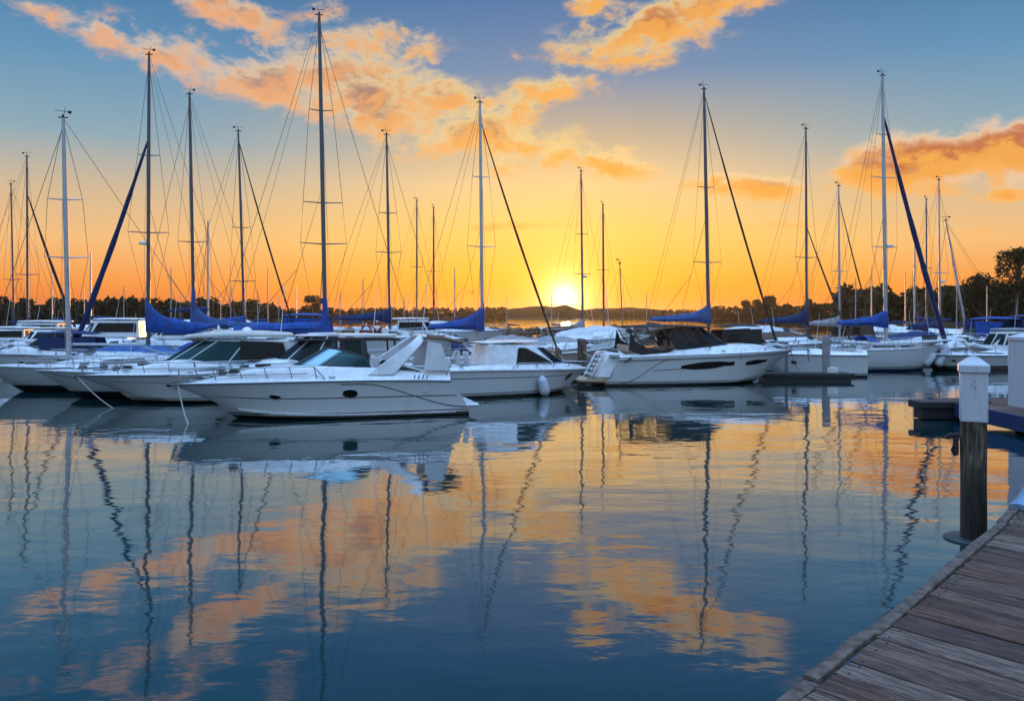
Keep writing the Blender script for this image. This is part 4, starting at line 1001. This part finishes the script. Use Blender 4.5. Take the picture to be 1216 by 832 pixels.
    if int(px) % 3 != 1:
        hx = x0 + .25; zz = h.deckz(mx_, 0) + cabin_h - .08; sh_ = MB(); rg = []
        for q_, (dx, hh) in enumerate(((.75, .0), (.45, .30), (.05, .50), (-.35, .52))):
            rg.append([Vector((hx + dx, w0 * 1.05 * math.cos(a_), zz + hh * math.sin(a_) ** .6 if 0 < a_ < math.pi else zz)) for a_ in [math.pi * k / 12 for k in range(13)]])
        sh_.loft(rg, closed=False); o = obj('spray_hood', sh_, 'navy' if int(px) % 2 else 'blue', t); o.modifiers.new('solid', 'SOLIDIFY').thickness = .02
    if int(px) % 4 == 0 and Hm > 12:
        rdm = MB(); rdm.lathe([(.05, -.02), (.24, 0), (.25, .1), (.16, .2), (.02, .22)], 12, mp_(lerp(zb, Hm, .36)) + Vector((.33, 0, 0))); rdm.tube([mp_(lerp(zb, Hm, .36)), mp_(lerp(zb, Hm, .36)) + Vector((.3, 0, 0))], .03, 5); obj('radome', rdm, 'gel2', mast)
    wh = MB(); wh.tube([(-L / 2 + .14 * L, .38 * math.cos(a_), h.fs + .35 + .38 * math.sin(a_)) for a_ in [6.283 * k / 18 for k in range(18)]], .018, 4, closed=True); wh.tube([(-L / 2 + .15 * L, 0, h.fs - .4), (-L / 2 + .15 * L, 0, h.fs + .4)], .06, 6); obj('steering_wheel', wh, 'steel', t)
    if sleeve:
        sv = MB(); sv.tube([mp_(bz - .4), mp_(bz + .1), mp_(bz + sleeve * .5), mp_(bz + sleeve)], [.42, .26, .17, .12], 10); obj('mast_sleeve', sv, cover or 'navy', t)
    if rail: h.bowrail(t, .12, .58, n=8, r=.019, mid=True, nose=.1, inset=.06)
    pr = MB(); zst = h.zs(0); pr.tube([(-L / 2 + .9, -h.bs(0) * .9, zst), (-L / 2 + .9, -h.bs(0) * .9, zst + .6), (-L / 2 + .08, -h.bs(0) * .8, zst + .62), (-L / 2 + .08, h.bs(0) * .8, zst + .62), (-L / 2 + .9, h.bs(0) * .9, zst + .6), (-L / 2 + .9, h.bs(0) * .9, zst)], .018, 5); obj('stern_rail', pr, 'steel', t)
    clutter(t, [(mx_ + 1.6, 0, 'hatch'), (-L / 2 + .26 * L, B * .36, 'winch'), (-L / 2 + .26 * L, -B * .36, 'winch'), (L / 2 - .6, 0, 'cleat')], h)
    return t, h

S = sailboat
# the row that continues the cruisers at the left: hulls point left towards the open water
d_, hd = S('mastless sailing hull with thick black boot stripe, second bow from the left edge', 202, 37.6, 158, -1, L=11.2, B=3.1, fs=1.2, fb=1.30, hullm='hull_greyblue', cover=None, spreaders=((.45, .8),), mt=.50, rz=R(197), rig=False)
e_, he = S('grey-sided sailing boat at the left edge with thick bare silver mast leaning slightly', 82, 40.2, 140, -1, L=11.6, B=3.1, fs=1.2, fb=1.32, hullm='hull_greyblue', mastm='alu', mast_r=.12, lean=-7, cover=None, spreaders=((.42, 1.0), (.66, .8)), mt=.66, rz=R(197), boomz=2.3, boom=.3)
S('sailing boat with thick dark mast and rolled jib slanting down to the left', 176, 50.5, 65, -1, L=11, mastm='darkalu', mast_r=.12, furl=.72, furl_m='navy', furl_r=.13, lean=1, spreaders=((.40, 1.3), (.66, .7)), rise=2.0, boom=.36, cover_sag=.35, boomz=3.1, rz=R(184))
S('sailing boat with dark sleeve at its mast foot and long blue boom cover', 231, 54.0, 112, -1, L=10, mastm='darkalu', mast_r=.12, lean=-6, spreaders=((.42, 1.0),), sleeve=2.4, boom=.38, boomz=3.1, rz=R(182), cover='fadedblue', rise=1.8)
S('sailing boat with short mast and dark rolled jib slanting right, left of the tallest mast', 291, 60.0, 156, 1, L=9.5, mast_r=.1, furl=.96, furl_m='darkcanvas', furl_r=.05, lean=-8, spreaders=((.30, 1.0), (.55, .7)), cover='blue', rise=.5, boom=.4, boomz=3.2, mastm='darkalu')
S('sailing boat with the tallest mast of all, three pairs of spreaders', 387, 44.5, 18, 1, L=11.5, mast_r=.125, mastm='darkalu', lean=-8, spreaders=((.33, 1.35), (.45, 1.15), (.72, .7)), cover='blue', sleeve=1.7, boomz=3.05, boom=.42, rise=.3, mt=.54)
t8, h8 = S('high-sided white sailing boat with navy cover, hung with two lifebuoys', 463, 58.5, 160, 1, L=9.5, fs=2.1, fb=2.3, mast_r=.1, mastm='darkalu', lean=-4, spreaders=((.40, 1.0), (.60, .7)), cover='navy', boomz=3.55, rise=.8, boom=.42, cabin_h=.6, rz=R(4))
S('distant sailing boat with thin bare mast, left one of the pair between two blue covers', 495, 98, 238, 1, L=9, mast_r=.11, spreaders=((.5, .8),), cover='navy', rz=R(30))
S('distant sailing boat with thin bare mast, right one of the pair between two blue covers', 515, 91, 247, 1, L=9, mast_r=.11, spreaders=((.5, .8),), cover=None, rz=R(60))
S('sailing boat with bright blue boom cover above the white sedan boat', 573, 51.5, 122, 1, L=10, mast_r=.11, mastm='alu', furl=.93, furl_m='darkcanvas', furl_r=.055, lean=-3, spreaders=((.42, 1.0), (.70, .6)), cover='blue', boomz=3.05, rise=1.7, boom=.34, mt=.5, hullm='hull_blue', rz=R(6))
S('sailing boat with dark mast right against the sun', 692, 82, 203, 1, L=9, mast_r=.11, lean=-2, spreaders=((.38, 1.0), (.62, .7)), cover='greyc', rz=R(28))
S('sailing boat with paired poles just right of the sun', 717, 88, 243, 1, L=9, mast_r=.12, lean=-1, spreaders=((.5, .8),), cover=None, rz=R(45))
S('small sailing boat with a thin pole mast left of the big cruiser canopy', 740, 66, 313, 1, L=6.5, B=2.2, fs=.8, fb=1.0, mast_r=.05, lean=-4, spreaders=(), cover=None, wires=1, cabin_h=.3, rz=R(35), boomz=1.9)
S('sailing boat with tall dark mast and slanting rolled sail behind the big cruiser', 842, 56.5, 106, 1, L=10.5, mast_r=.125, mastm='darkalu', furl=.985, furl_m='darkcanvas', furl_r=.06, lean=-6, spreaders=((.33, 1.2), (.62, .7)), cover='fadedblue', boomz=3.5, rise=1.3, boom=.40, mt=.50, rz=R(8), hullm='hull_red')
S('sailing boat with navy boom cover above the big cruiser bow pulpit', 958, 64, 153, 1, L=9.5, mast_r=.1, furl=.55, furl_m='brownc', furl_r=.06, lean=-1, spreaders=((.40, 1.1),), cover='navy', boomz=3.3, rise=1.3, boom=.42, rz=R(10))
S('sailing boat with thin white mast and dark slanting stay, left of the tallest right-hand mast', 997, 71, 221, 1, L=9, mast_r=.09, furl=.92, furl_m='darkcanvas', furl_r=.05, lean=-1, spreaders=((.45, .9),), cover='greyc', boomz=3.0, rise=.8, mastm='alu', rz=R(14))
t18, h18 = S('white sailing boat with wrinkled blue cover and the tallest mast on the right side', 1052, 54.5, 90, 1, L=8.6, B=2.9, fs=1.45, fb=1.75, mast_r=.13, mastm='alu', furl=.86, furl_m='navy', furl_r=.13, lean=-4, spreaders=((.36, 1.1), (.62, 1.1), (.78, .6)), cover='blue', boomz=3.25, rise=1.0, boom=.38, mt=.50, rz=R(3), cabin_h=.35, hullm='hull_blue')
S('distant sailing boat with short dark mast near the right-hand wood', 1100, 84, 237, 1, L=8, mast_r=.09, spreaders=((.5, .8),), cover='navy', rz=R(30))
S('sailing boat with slim white mast in front of the right-hand wood', 1116, 73, 214, 1, L=9, mast_r=.085, mastm='alu', lean=-1, spreaders=((.42, 1.1),), cover='navy', boomz=2.8, rise=.4, rz=R(20))
S('sailing boat with mast hauled over to the left above blue canvas boats', 1150, 69, 262, -1, L=8, mast_r=.09, lean=-27, spreaders=(), cover='navy', mastm='alu', wires=1, rz=R(170))
S('leftmost sailing boat, thin dark mast at the left edge', 17, 79, 219, -1, L=9, mast_r=.09, lean=-4, spreaders=((.38, .9),), cover='navy', rz=R(190))
S('sailing boat with dark rolled jib slanting right, second mast from the left edge', 33, 70, 186, 1, L=10, mast_r=.1, furl=.80, furl_m='darkcanvas', furl_r=.09, lean=-1, spreaders=((.36, 1.0),), cover='navy', rz=R(14))
# low silhouettes of masts far behind: each a small boat
far_m = [(62, 140, 322), (100, 150, 344), (108, 118, 300), (147, 150, 340), (203, 135, 318), (214, 160, 350), (247, 120, 262), (262, 150, 352), (274, 138, 338), (306, 150, 345), (318, 128, 318), (331, 160, 352), (352, 145, 340),
         (404, 150, 346), (431, 135, 330), (480, 150, 350), (540, 140, 318), (602, 150, 352), (655, 150, 350), (768, 150, 346), (1016, 120, 330), (1035, 130, 316), (1075, 120, 322), (1086, 100, 288), (1136, 120, 330), (1172, 115, 340)]
words = ['bare mast', 'pale stick of a mast', 'crooked dark mast', 'thin silver mast']
def small_yacht():
    t = thing('distant_yacht', 'x', 'sailboat', (0, 0, 0), 0, 'small yachts far behind the front rows')
    h = Hull(7.5, 2.4, .9, 1.15, rake=1., p=1.9, s0=.48, stern=.25, q=.45, chine=.6, crown=.5, cs=.8, w=.5, cock=(.04, .3), zc=-.1)
    h.build_hull('hull_white', t); h.build_deck('gel', t)
    mb = MB(); mb.tube([(0, 0, 1.2), (0, 0, 8.6)], [.085, .06], 6); obj('mast', mb, 'alu', t)
    mb = MB(); mb.tube([(0, 0, 2.2), (-1.4, 0, 2.15), (-2.9, 0, 2.1)], [.22, .17, .1], 7); obj('sail_cover', mb, 'navy', t)
    for s_ in (-1, 1):
        mb = MB(); mb.tube([(0, s_ * 1.1, 1.0), (0, s_ * .6, 5.2), (0, 0, 8.5)], .014, 3); obj('shroud', mb, 'wire', t)
    return t
first = small_yacht()
rq = random.Random(5)
near_names = {62: 'left of the second furled jib', 100: 'behind the thick silver mast', 108: 'just right of the thick silver mast', 147: 'behind the slanting rolled jib', 203: 'between the two left blue covers', 214: 'low beside the dark mast sleeve', 247: 'tall one right of the dark mast sleeve',
              262: 'above the end of the left blue cover', 274: 'second right of the left blue covers', 306: 'just right of the short dark mast', 318: 'where the dark rolled jib slants down', 331: 'below the foot of the slanting jib', 352: 'left of the round far tree', 404: 'just right of the tallest mast', 431: 'midway between tallest mast and the lifebuoys',
              480: 'left of the thin mast pair', 540: 'above the bright blue boom cover', 602: 'right of the bright blue boom cover', 655: 'straight below the sun', 768: 'left of the canopy of the big cruiser', 1016: 'right of the thin white mast', 1035: 'left of the tallest right-hand mast', 1075: 'right of the tallest right-hand mast',
              1086: 'beside the dark blue rolled jib at the right', 1136: 'right of the slim white mast', 1172: 'below the dome-topped tree'}
def clone(root):
    r = root.copy(); C.objects.link(r)
    for ch in list(root.children):
        k = ch.copy(); C.objects.link(k); k.parent = r
        for g2 in ch.children:
            g3 = g2.copy(); C.objects.link(g3); g3.parent = k
    return r
for i, (px, d, yt) in enumerate(far_m):
    o = first if i == 0 else clone(first)
    o.location = at(px, d); o.rotation_euler = (0, 0, rq.uniform(-.5, .5) + (0 if rq.random() < .5 else math.pi))
    zt = CAMH + (YH - yt) * d / FPX; k = zt / 8.6; o.scale = (min(1.25, max(.8, k)),) * 2 + (k,) if False else (k, k, k)
    o['label'] = 'small far yacht with ' + words[i % 4] + ', ' + near_names[px]
ring = MB()
def lifebuoy(label, p, m='red'):
    mb = MB(); mb.tube([(.30 * math.cos(a), 0, .30 * math.sin(a)) for a in [2 * math.pi * k / 20 for k in range(20)]], .085, 8, closed=True)
    t = obj('lifebuoy', mb, m); t.location = p; tag(t, label, 'lifebuoy', 'lifebuoys hung on the high-sided white boat')
    for k in range(4):
        a0 = k * math.pi / 2; bd = MB(); bd.tube([(.30 * math.cos(a0 + q), 0, .30 * math.sin(a0 + q)) for q in (-.18, 0, .18)], .09, 8); obj('band', bd, 'whitec', t)
    return t
q = wpt(t8, (0, 0, 0))
lifebuoy('red and white lifebuoy, higher right one of the two on the high white boat', (at(448, 56.2).x, 56.2, CAMH - 14 * 56.2 / FPX))
lifebuoy('dark red lifebuoy, lower left one of the two on the high white boat', (at(435, 56.3).x, 56.3, CAMH - 18 * 56.3 / FPX))

# ================================================================== more motor boats behind and at the sides
def small_cruiser(label, px, d, rz, L=8., hullm='hull_white', top='blue', roofz=2.7, crown=.5, style='hard', fs=1.2, fb=1.35, B=2.8, winm='blackglass'):
    t = thing('motor_boat', label, 'motor boat', at(px, d), rz, GM)
    h = Hull(L, B, fs, fb, rake=1.1, crown=crown, cs=.68, w=.4, cock=(.04, .36), ck=.7)
    h.build_hull(hullm, t); h.build_deck('gel', t); h.rub(t, 'darkalu')
    if style == 'hard':
        a = B * .36; z0 = h.deckz(.2, 0) - .05; x0, x1 = -L * .22, L * .17
        cabin(t, [(x0, -a), (x1 - .5, -a), (x1 + .25, -a * .5), (x1 + .25, a * .5), (x1 - .5, a), (x0, a)], z0, [(x0 + .1, -a * .86), (x1 - 1.0, -a * .84), (x1 - .6, -a * .45), (x1 - .6, a * .45), (x1 - 1.0, a * .84), (x0 + .1, a * .86)], roofz, 'gel',
              wins=[(0, [(.06, .3), (.96, .3), (.93, .88), (.06, .88)]), (1, [(.05, .3), (.95, .3), (.92, .88), (.08, .88)]), (2, [(.04, .3), (.96, .3), (.94, .88), (.06, .88)]), (3, [(.05, .3), (.95, .3), (.92, .88), (.08, .88)]), (4, [(.04, .3), (.94, .3), (.94, .88), (.07, .88)]), (5, [(.08, .08), (.42, .08), (.42, .9), (.1, .9)]), (5, [(.52, .35), (.92, .35), (.9, .88), (.52, .88)])], winmat=winm)
        roof_slab('roof', t, x0 - .5, x1 - .5, a * 1.9, roofz + .03, top, th=.08, camber=.08, ex=3.5)
    elif style == 'canvas':
        windscreen(h, t, L * .16, L * .2, B * .38, .8, .55, taper=.3, glass='glass_smoke', frame='darkalu')
        roof_slab('canopy', t, -L * .36, L * .08, B * .82, roofz - .1, top, th=.06, camber=.16, bow=.18, ex=2.6, slope=.0)
        for s_ in (-1, 1):
            sk = MB(); sk.add([(-L * .35, s_ * B * .39, roofz - .15), (L * .05, s_ * B * .36, roofz - .05), (L * .04, s_ * B * .41, h.zs(.5) + .35), (-L * .38, s_ * B * .43, h.zs(.1) + .2)], [(0, 1, 2, 3)]); o = obj('side_curtain', sk, top, t, smooth=False); o.modifiers.new('solid', 'SOLIDIFY').thickness = .02
            pw = MB(); window_poly(pw, (-L * .33, s_ * B * .415, h.zs(.2) + .5), (L * .0, s_ * B * .40, h.zs(.5) + .6), (L * .0, s_ * B * .375, roofz - .3), (-L * .31, s_ * B * .40, roofz - .38), [(.05, .1), (.45, .1), (.45, .95), (.1, .95)], .02); obj('clear_curtain', pw, 'blackglass', t, smooth=False)
    elif style == 'cover':
        rings = []; n = 14
        for i in range(n + 1):
            u = i / n; x = lerp(-L * .47, L * .36, u); tt = (x + L / 2) / L; hh = .25 + .75 * math.sin(math.pi * min(1, u * .9 + .08)) ** .8 * (1 + .06 * math.sin(i * 2.2))
            rings.append([Vector((x, h.bs(tt) * 1.0 * c_1, h.zs(tt) - .05 + hh * (1 - abs(c_1) ** 1.6) + .02 * math.sin(i + 5 * c_1))) for c_1 in (-1, -.8, -.55, -.25, 0, .25, .55, .8, 1)])
        cv = MB(); cv.loft(rings, closed=False); o = obj('boat_cover', cv, top, t); o.modifiers.new('solid', 'SOLIDIFY').thickness = .03
        windscreen(h, t, L * .30, L * .1, B * .3, .4, .3, taper=.3, glass='glass_smoke', frame='darkalu')
    h.bowrail(t, .5, .5, n=4, mid=False); h.port(t, .66, .62, .025, .08, 1); h.port(t, .66, .62, .025, .08, -1)
    wa = MB(); zr = roofz + .1 if style in ('hard',) else h.deckz(-L * .05, B * .3); wa.tube([(-L * .05, B * .28, zr - .1), (-L * .09, B * .29, zr + 2.2)], [.018, .008], 4); obj('whip_antenna', wa, 'gel', t)
    clutter(t, [(L * .3, 0, 'hatch'), (L * .38, 0, 'windlass'), (L * .42, .1, 'cleat'), (L * .25, .5, 'coil')], h)
    return t, h
SC = small_cruiser
SC('white flybridge cruiser with long dark side window, between the two thick left masts', 133, 60.5, R(188), L=10.5, roofz=3.3, fs=1.6, fb=1.7, B=3.2, top='gel')
SC('white cabin cruiser with dark window strip left of the thick silver mast', 42, 63, R(186), L=10, roofz=3.1, fs=1.5, fb=1.6, B=3.1, top='gel')
SC('white boat with slanted cabin and orange-lit cushions under the left blue covers', 204, 59.2, R(186), L=7, roofz=2.9, fs=1.5, fb=1.6, B=2.6, top='gel2')
SC('cruiser under a draped blue cover, behind the cream-roofed cruiser', 300, 66, R(190), L=8.5, style='cover', top='blue', fs=2.2, fb=2.3, B=3.0)
SC('cruiser under a blue canvas canopy, left of the foot of the tallest mast', 345, 62, R(186), L=8.5, style='canvas', top='blue', roofz=3.6, fs=1.8, fb=1.9, B=3.0)
SC('white motor boat with pale roof, partly hidden right of the lifebuoys', 497, 66, R(6), L=8, roofz=3.3, fs=1.7, fb=1.8, top='gel')
SC('long white boat with pale canvas behind the bright blue boom cover', 530, 74, R(6), L=11, roofz=3.7, fs=2.2, fb=2.3, top='whitec', style='cover', B=3.2)
SC('white runabout with grey cover behind the sedan boat roof', 600, 62, R(150), L=7, style='cover', top='greyc')
SC('white fishing boat with open red-trimmed cockpit, left of the grey wooden boat', 655, 64, R(170), L=7.5, style='canvas', top='brownc', roofz=2.6)
SC('boat under a grey tent-like tarpaulin beside the bare pilings', 662, 55.5, R(12), L=7.5, style='cover', top='greyc', fs=1.3, fb=1.5)
SC('pale boat with folded tarpaulin heap, glowing in the low sun under the sun', 716, 60.5, R(14), L=8, style='cover', top='whitec', fs=1.9, fb=2.2, B=2.8)
SC('small cruiser with dark brown canopy, just behind the bow of the big cruiser', 892, 53.2, R(8), L=6.8, style='canvas', top='darkcanvas', roofz=2.9, fs=1.3, fb=1.5, B=2.5)
SC('brown-covered motor boat under the blue cover at the slim grey piling', 932, 58.5, R(6), L=7, style='cover', top='brownc', fs=1.6, fb=1.7)
SC('white open motor boat with low rail, right behind the big cruiser bow pulpit', 958, 50.0, R(172), L=6.6, style='none', fs=1.3, fb=1.4, crown=.3, B=2.6)
SC('white cruiser with blue rounded canopy below the dome-topped tree', 1162, 66, R(160), L=8.5, style='canvas', top='blue', roofz=3.3, fs=1.5, fb=1.7)
SC('cruiser with tall blue canopy at the right edge below the tallest tree', 1208, 63, R(185), L=8.5, style='canvas', top='navy', roofz=3.5, fs=1.6, fb=1.8)
SC('low white boat with dark blue cover, right of the tallest right-hand mast', 1096, 67, R(10), L=8, style='cover', top='navy', fs=1.4, fb=1.6)
SC('white motor boat with covered deck behind the upturned bow at the right', 1118, 60.5, R(8), L=7.5, style='cover', top='whitec', fs=1.2, fb=1.5)
SC('grey-sided workboat with flat deck, just left of the white-capped piling', 1136, 55.0, R(186), L=6.2, style='none', hullm='hull_greyblue', fs=1.0, fb=1.1, crown=.15, B=2.6)
SC('grey-sided workboat with hard cabin, just right of the white-capped piling', 1190, 56.0, R(184), L=6.8, style='hard', roofz=2.6, hullm='hull_greyblue', fs=1.1, fb=1.2, crown=.2, B=2.6, winm='glass_smoke', top='greyc')
SC('white cruiser with pale roof at the far left edge behind the masts', 6, 58.5, R(188), L=8, roofz=2.7, fs=1.4, fb=1.5, top='gel')
SC('blue-topped runabout far back between the thin white mast and the tall right mast', 1024, 78, R(20), L=7.5, style='canvas', top='brownc', roofz=3.0)
SC('white cruiser with navy cover behind the round pair of far trees', 905, 76, R(5), L=9, style='cover', top='whitec', fs=1.8, fb=1.9)

SC('cruiser with navy canopy close behind the leftmost grey bow', 60, 49.5, R(192), L=8, style='canvas', top='navy', roofz=2.5, fs=1.3, fb=1.4)
SC('white cruiser with low hard roof and pale sides between the second and third masts', 58, 55.5, R(188), L=8.5, roofz=2.7, fs=1.4, fb=1.5, top='gel2', winm='glass_smoke')
SC('motor boat with faded blue cover, half hidden behind the cream-roofed cruiser bow', 150, 46.2, R(194), L=7.5, style='cover', top='fadedblue', fs=1.1, fb=1.3)
# K: weathered wooden boat with raised bow behind the bare pilings
k_ = boat('wooden_boat', 'weathered grey wooden boat with high raised bow behind the bare pilings', 'boat', 697, 49.2, R(9), GM)
h = Hull(8.2, 2.9, 1.45, 2.5, rake=1.9, p=2.0, s0=.45, stern=.2, q=.6, chine=.6, crown=.15, cs=.8, w=.6, cock=(.08, .5), cd=.6, sag=.1, zc=-.05)
h.build_hull('hull_wood', k_); h.build_deck('greyc', k_); h.rub(k_, 'whitec', .06)
h.band(k_, 'strake', 'greyc', .04, .97, lambda u: .62, lambda u: .70, -1, .03)
h.port(k_, .80, .42, .015, .04, -1, frame='teak'); h.bowrail(k_, .62, .35, n=4, mid=False)
for k in range(2):
    mb = MB(); mb.box((-2.2 + 2.0 * k, 0, 1.55), (.35, 2.3, .08)); obj('thwart', mb, 'teak', k_)
clutter(k_, [(2.9, 0, 'windlass'), (-3.3, .4, 'coil')], h)

# clutter on and round the small white sailing boat at the right
om = wpt(t18, (-4.6, 0, 1.0))
pb = wpt(t18, h18.P(.93, .45, -1, .25)); fender('pale fender under the upturned bow of the white sailing boat, left one', (pb.x - .55, pb.y - .1, .75), r=.26, L=1.1, tilt=R(38))
fender('pale fender under the upturned bow of the white sailing boat, right one', (pb.x + .35, pb.y, .95), r=.3, L=1.5, tilt=R(28))
mb = MB(); mb.lathe([(.25, 0), (.42, .05), (.48, .5), (.5, .62), (.46, .6), (.42, .1)], 16); o = obj('basket', mb, 'darkrope'); q = wpt(t18, (3.0, -.1, h18.deckz(3.0, 0) + .02)); o.location = q; tag(o, 'round black wicker basket on the foredeck of the right-hand white sailing boat', 'basket')
mb = MB(); rg = []
for i in range(13):
    u = i / 12; x = lerp(-3.4, 4.2, u); rg.append([Vector((x, -.75 + .2 * u + .30 * math.cos(a) * math.sin(math.pi * min(.95, u * .95 + .05)) ** .4, 1.95 - .18 * math.sin(math.pi * u) + .12 * u + .17 * math.sin(a) * math.sin(math.pi * min(.95, u * .95 + .05)) ** .4)) for a in [6.283 * k / 12 for k in range(12)]])
mb.loft(rg); o = obj('rolled_sail', mb, 'whitec'); o.location = t18.location; o.rotation_euler = t18.rotation_euler; tag(o, 'long rolled white sail lying along the near deck edge of the right-hand white sailing boat', 'sail')
# low dark floating dock by the big cruiser bow
lw = MB(); lw.box((0, 0, .30), (5.2, 1.5, .22)); lw.box((0, 0, .12), (4.9, 1.3, .3)); o = obj('floating_dock', lw, 'black', smooth=False, bevel=.03); o.location = at(955, 46.6); o.rotation_euler = (0, 0, R(-4)); tag(o, 'low black floating dock ahead of the big cruiser bow', 'float')
mb = MB(); mb.box((0, 0, .16), (.62, .5, .32)); o = obj('dock_box', mb, 'gel', bevel=.03); o.location = at(987, 46.4, .42); tag(o, 'small white box at the end of the black floating dock', 'box')
# main pontoon hidden behind the left rows, seen in gaps
plank_dock('pontoon', 'timber pontoon walkway behind the cruisers, glimpsed between the hulls', -6.0, 9.5, 47.2, 48.9, .55, fascia='teak', rz=R(4)) if False else None
# outboards
# mooring ropes
pa = wpt(a, (5.0, 0, 1.3)); pb_ = wpt(b_, (5.6, .3, 1.1))
ropes('pale mooring line hanging from the bow of the nearest cruiser into the water', pa + Vector((-.1, -.1, 0)), pa + Vector((.75, -1.2, -1.36)), .18, 'rope', .022)
ropes('mooring line from the cream-roofed cruiser bow down to the water', pb_ + Vector((-.2, 0, 0)), pb_ + Vector((1.9, -1.2, -1.15)), .1, 'rope', .018)
pd_ = wpt(d_, (4.9, .9, 1.3)); ropes('taut dark line between the cream-roofed cruiser bow and the next hull', pd_, pb_ + Vector((-.4, 0, .05)), .05, 'darkrope', .03)
pg = wpt(g_, h.P(.1, .9, -1)); 
# birds
for i, (px, d, y, lb) in enumerate(((676, 120, 345, 'lower left bird of the pair flying in front of the sun'), (678.5, 122, 338, 'upper right bird of the pair flying in front of the sun'), (560, 90, 348, 'single bird flying left of the sun beside the silver mast'))):
    z = CAMH + (YH - y) * d / FPX; mb = MB(); s_ = .5
    mb.loft([[(x * s_, 0, .02), (x * s_, .05, 0), (x * s_, 0, -.03), (x * s_, -.05, 0)] for x in (-.3, .0, .3)])
    mb.loft([[(-.1 * s_, y_, z_ + .01), (.15 * s_, y_, z_ + .02), (.15 * s_, y_, z_ - .01), (-.1 * s_, y_, z_ - .01)] for y_, z_ in ((-.55, .16), (-.28, .22), (0, .03), (.28, .22), (.55, .16))])
    o = obj('flying_bird', mb, 'black'); o.location = at(px, d, z); o.rotation_euler = (0, R(-10), R(60 + 30 * i)); tag(o, lb, 'bird', 'birds in the air')

# ================================================================== evening haze
hz = MB(); hz.box((0, 1165, 14.5), (5000, 3000, 31))
m = bpy.data.materials.new('evening_haze'); m.use_nodes = True; nt = m.node_tree; nt.nodes.clear()
pv = nt.nodes.new('ShaderNodeVolumePrincipled'); pv.inputs['Color'].default_value = (.92, .93, .96, 1); pv.inputs['Density'].default_value = .00006; pv.inputs['Anisotropy'].default_value = .75
ou = nt.nodes.new('ShaderNodeOutputMaterial'); nt.links.new(pv.outputs[0], ou.inputs['Volume'])
o = obj('haze', hz, m, smooth=False); o['kind'] = 'stuff'; tag(o, 'thin warm evening haze over the whole harbour', 'haze')

wa = MB(); wa.tube([(-3.55, 0.9, 2.9), (-3.55 - .25, 0.9, 2.9 + 2.4)], [.02, .008], 5); obj('whip_antenna', wa, 'gel', a)
wa = MB(); wa.tube([(-2.2, 0.8, 2.8), (-2.2 - .25, 0.8, 2.8 + 2.6)], [.02, .008], 5); obj('whip_antenna', wa, 'gel', c_)
wa = MB(); wa.tube([(-2.4, -1.0, 2.75), (-2.4 - .25, -1.0, 2.75 + 3.0)], [.02, .008], 5); obj('whip_antenna', wa, 'gel', b_)
wa = MB(); wa.tube([(-4.6, 1.3, 1.8), (-4.6 - .25, 1.3, 1.8 + 3.4)], [.02, .008], 5); obj('whip_antenna', wa, 'gel', H_)

pg = wpt(g_, (3.8, 0, 1.15)); ropes('slack line from the sedan boat bow to the short dark piling', pg, Vector((at(663, 46.8).x, 46.8, 1.5)), .25, 'rope', .018)
ph_ = wpt(H_, (-5.0, -1.3, 1.5)); ropes('stern line from the big cruiser to the bare timber piling', ph_, Vector((at(691, 46.3).x, 46.2, 1.7)), .3, 'rope', .02)
pb2 = wpt(H_, (5.4, -.2, 1.85)); ropes('bow line from the big cruiser down to the black floating dock', pb2, at(950, 46.5, .42), .15, 'rope', .018)
p18 = wpt(t18, (-3.9, -.6, 1.45)); ropes('line from the right-hand white sailing boat to the slim grey piling', p18, Vector((at(981, 46.4).x, 46.4, 2.1)), .35, 'rope', .018)
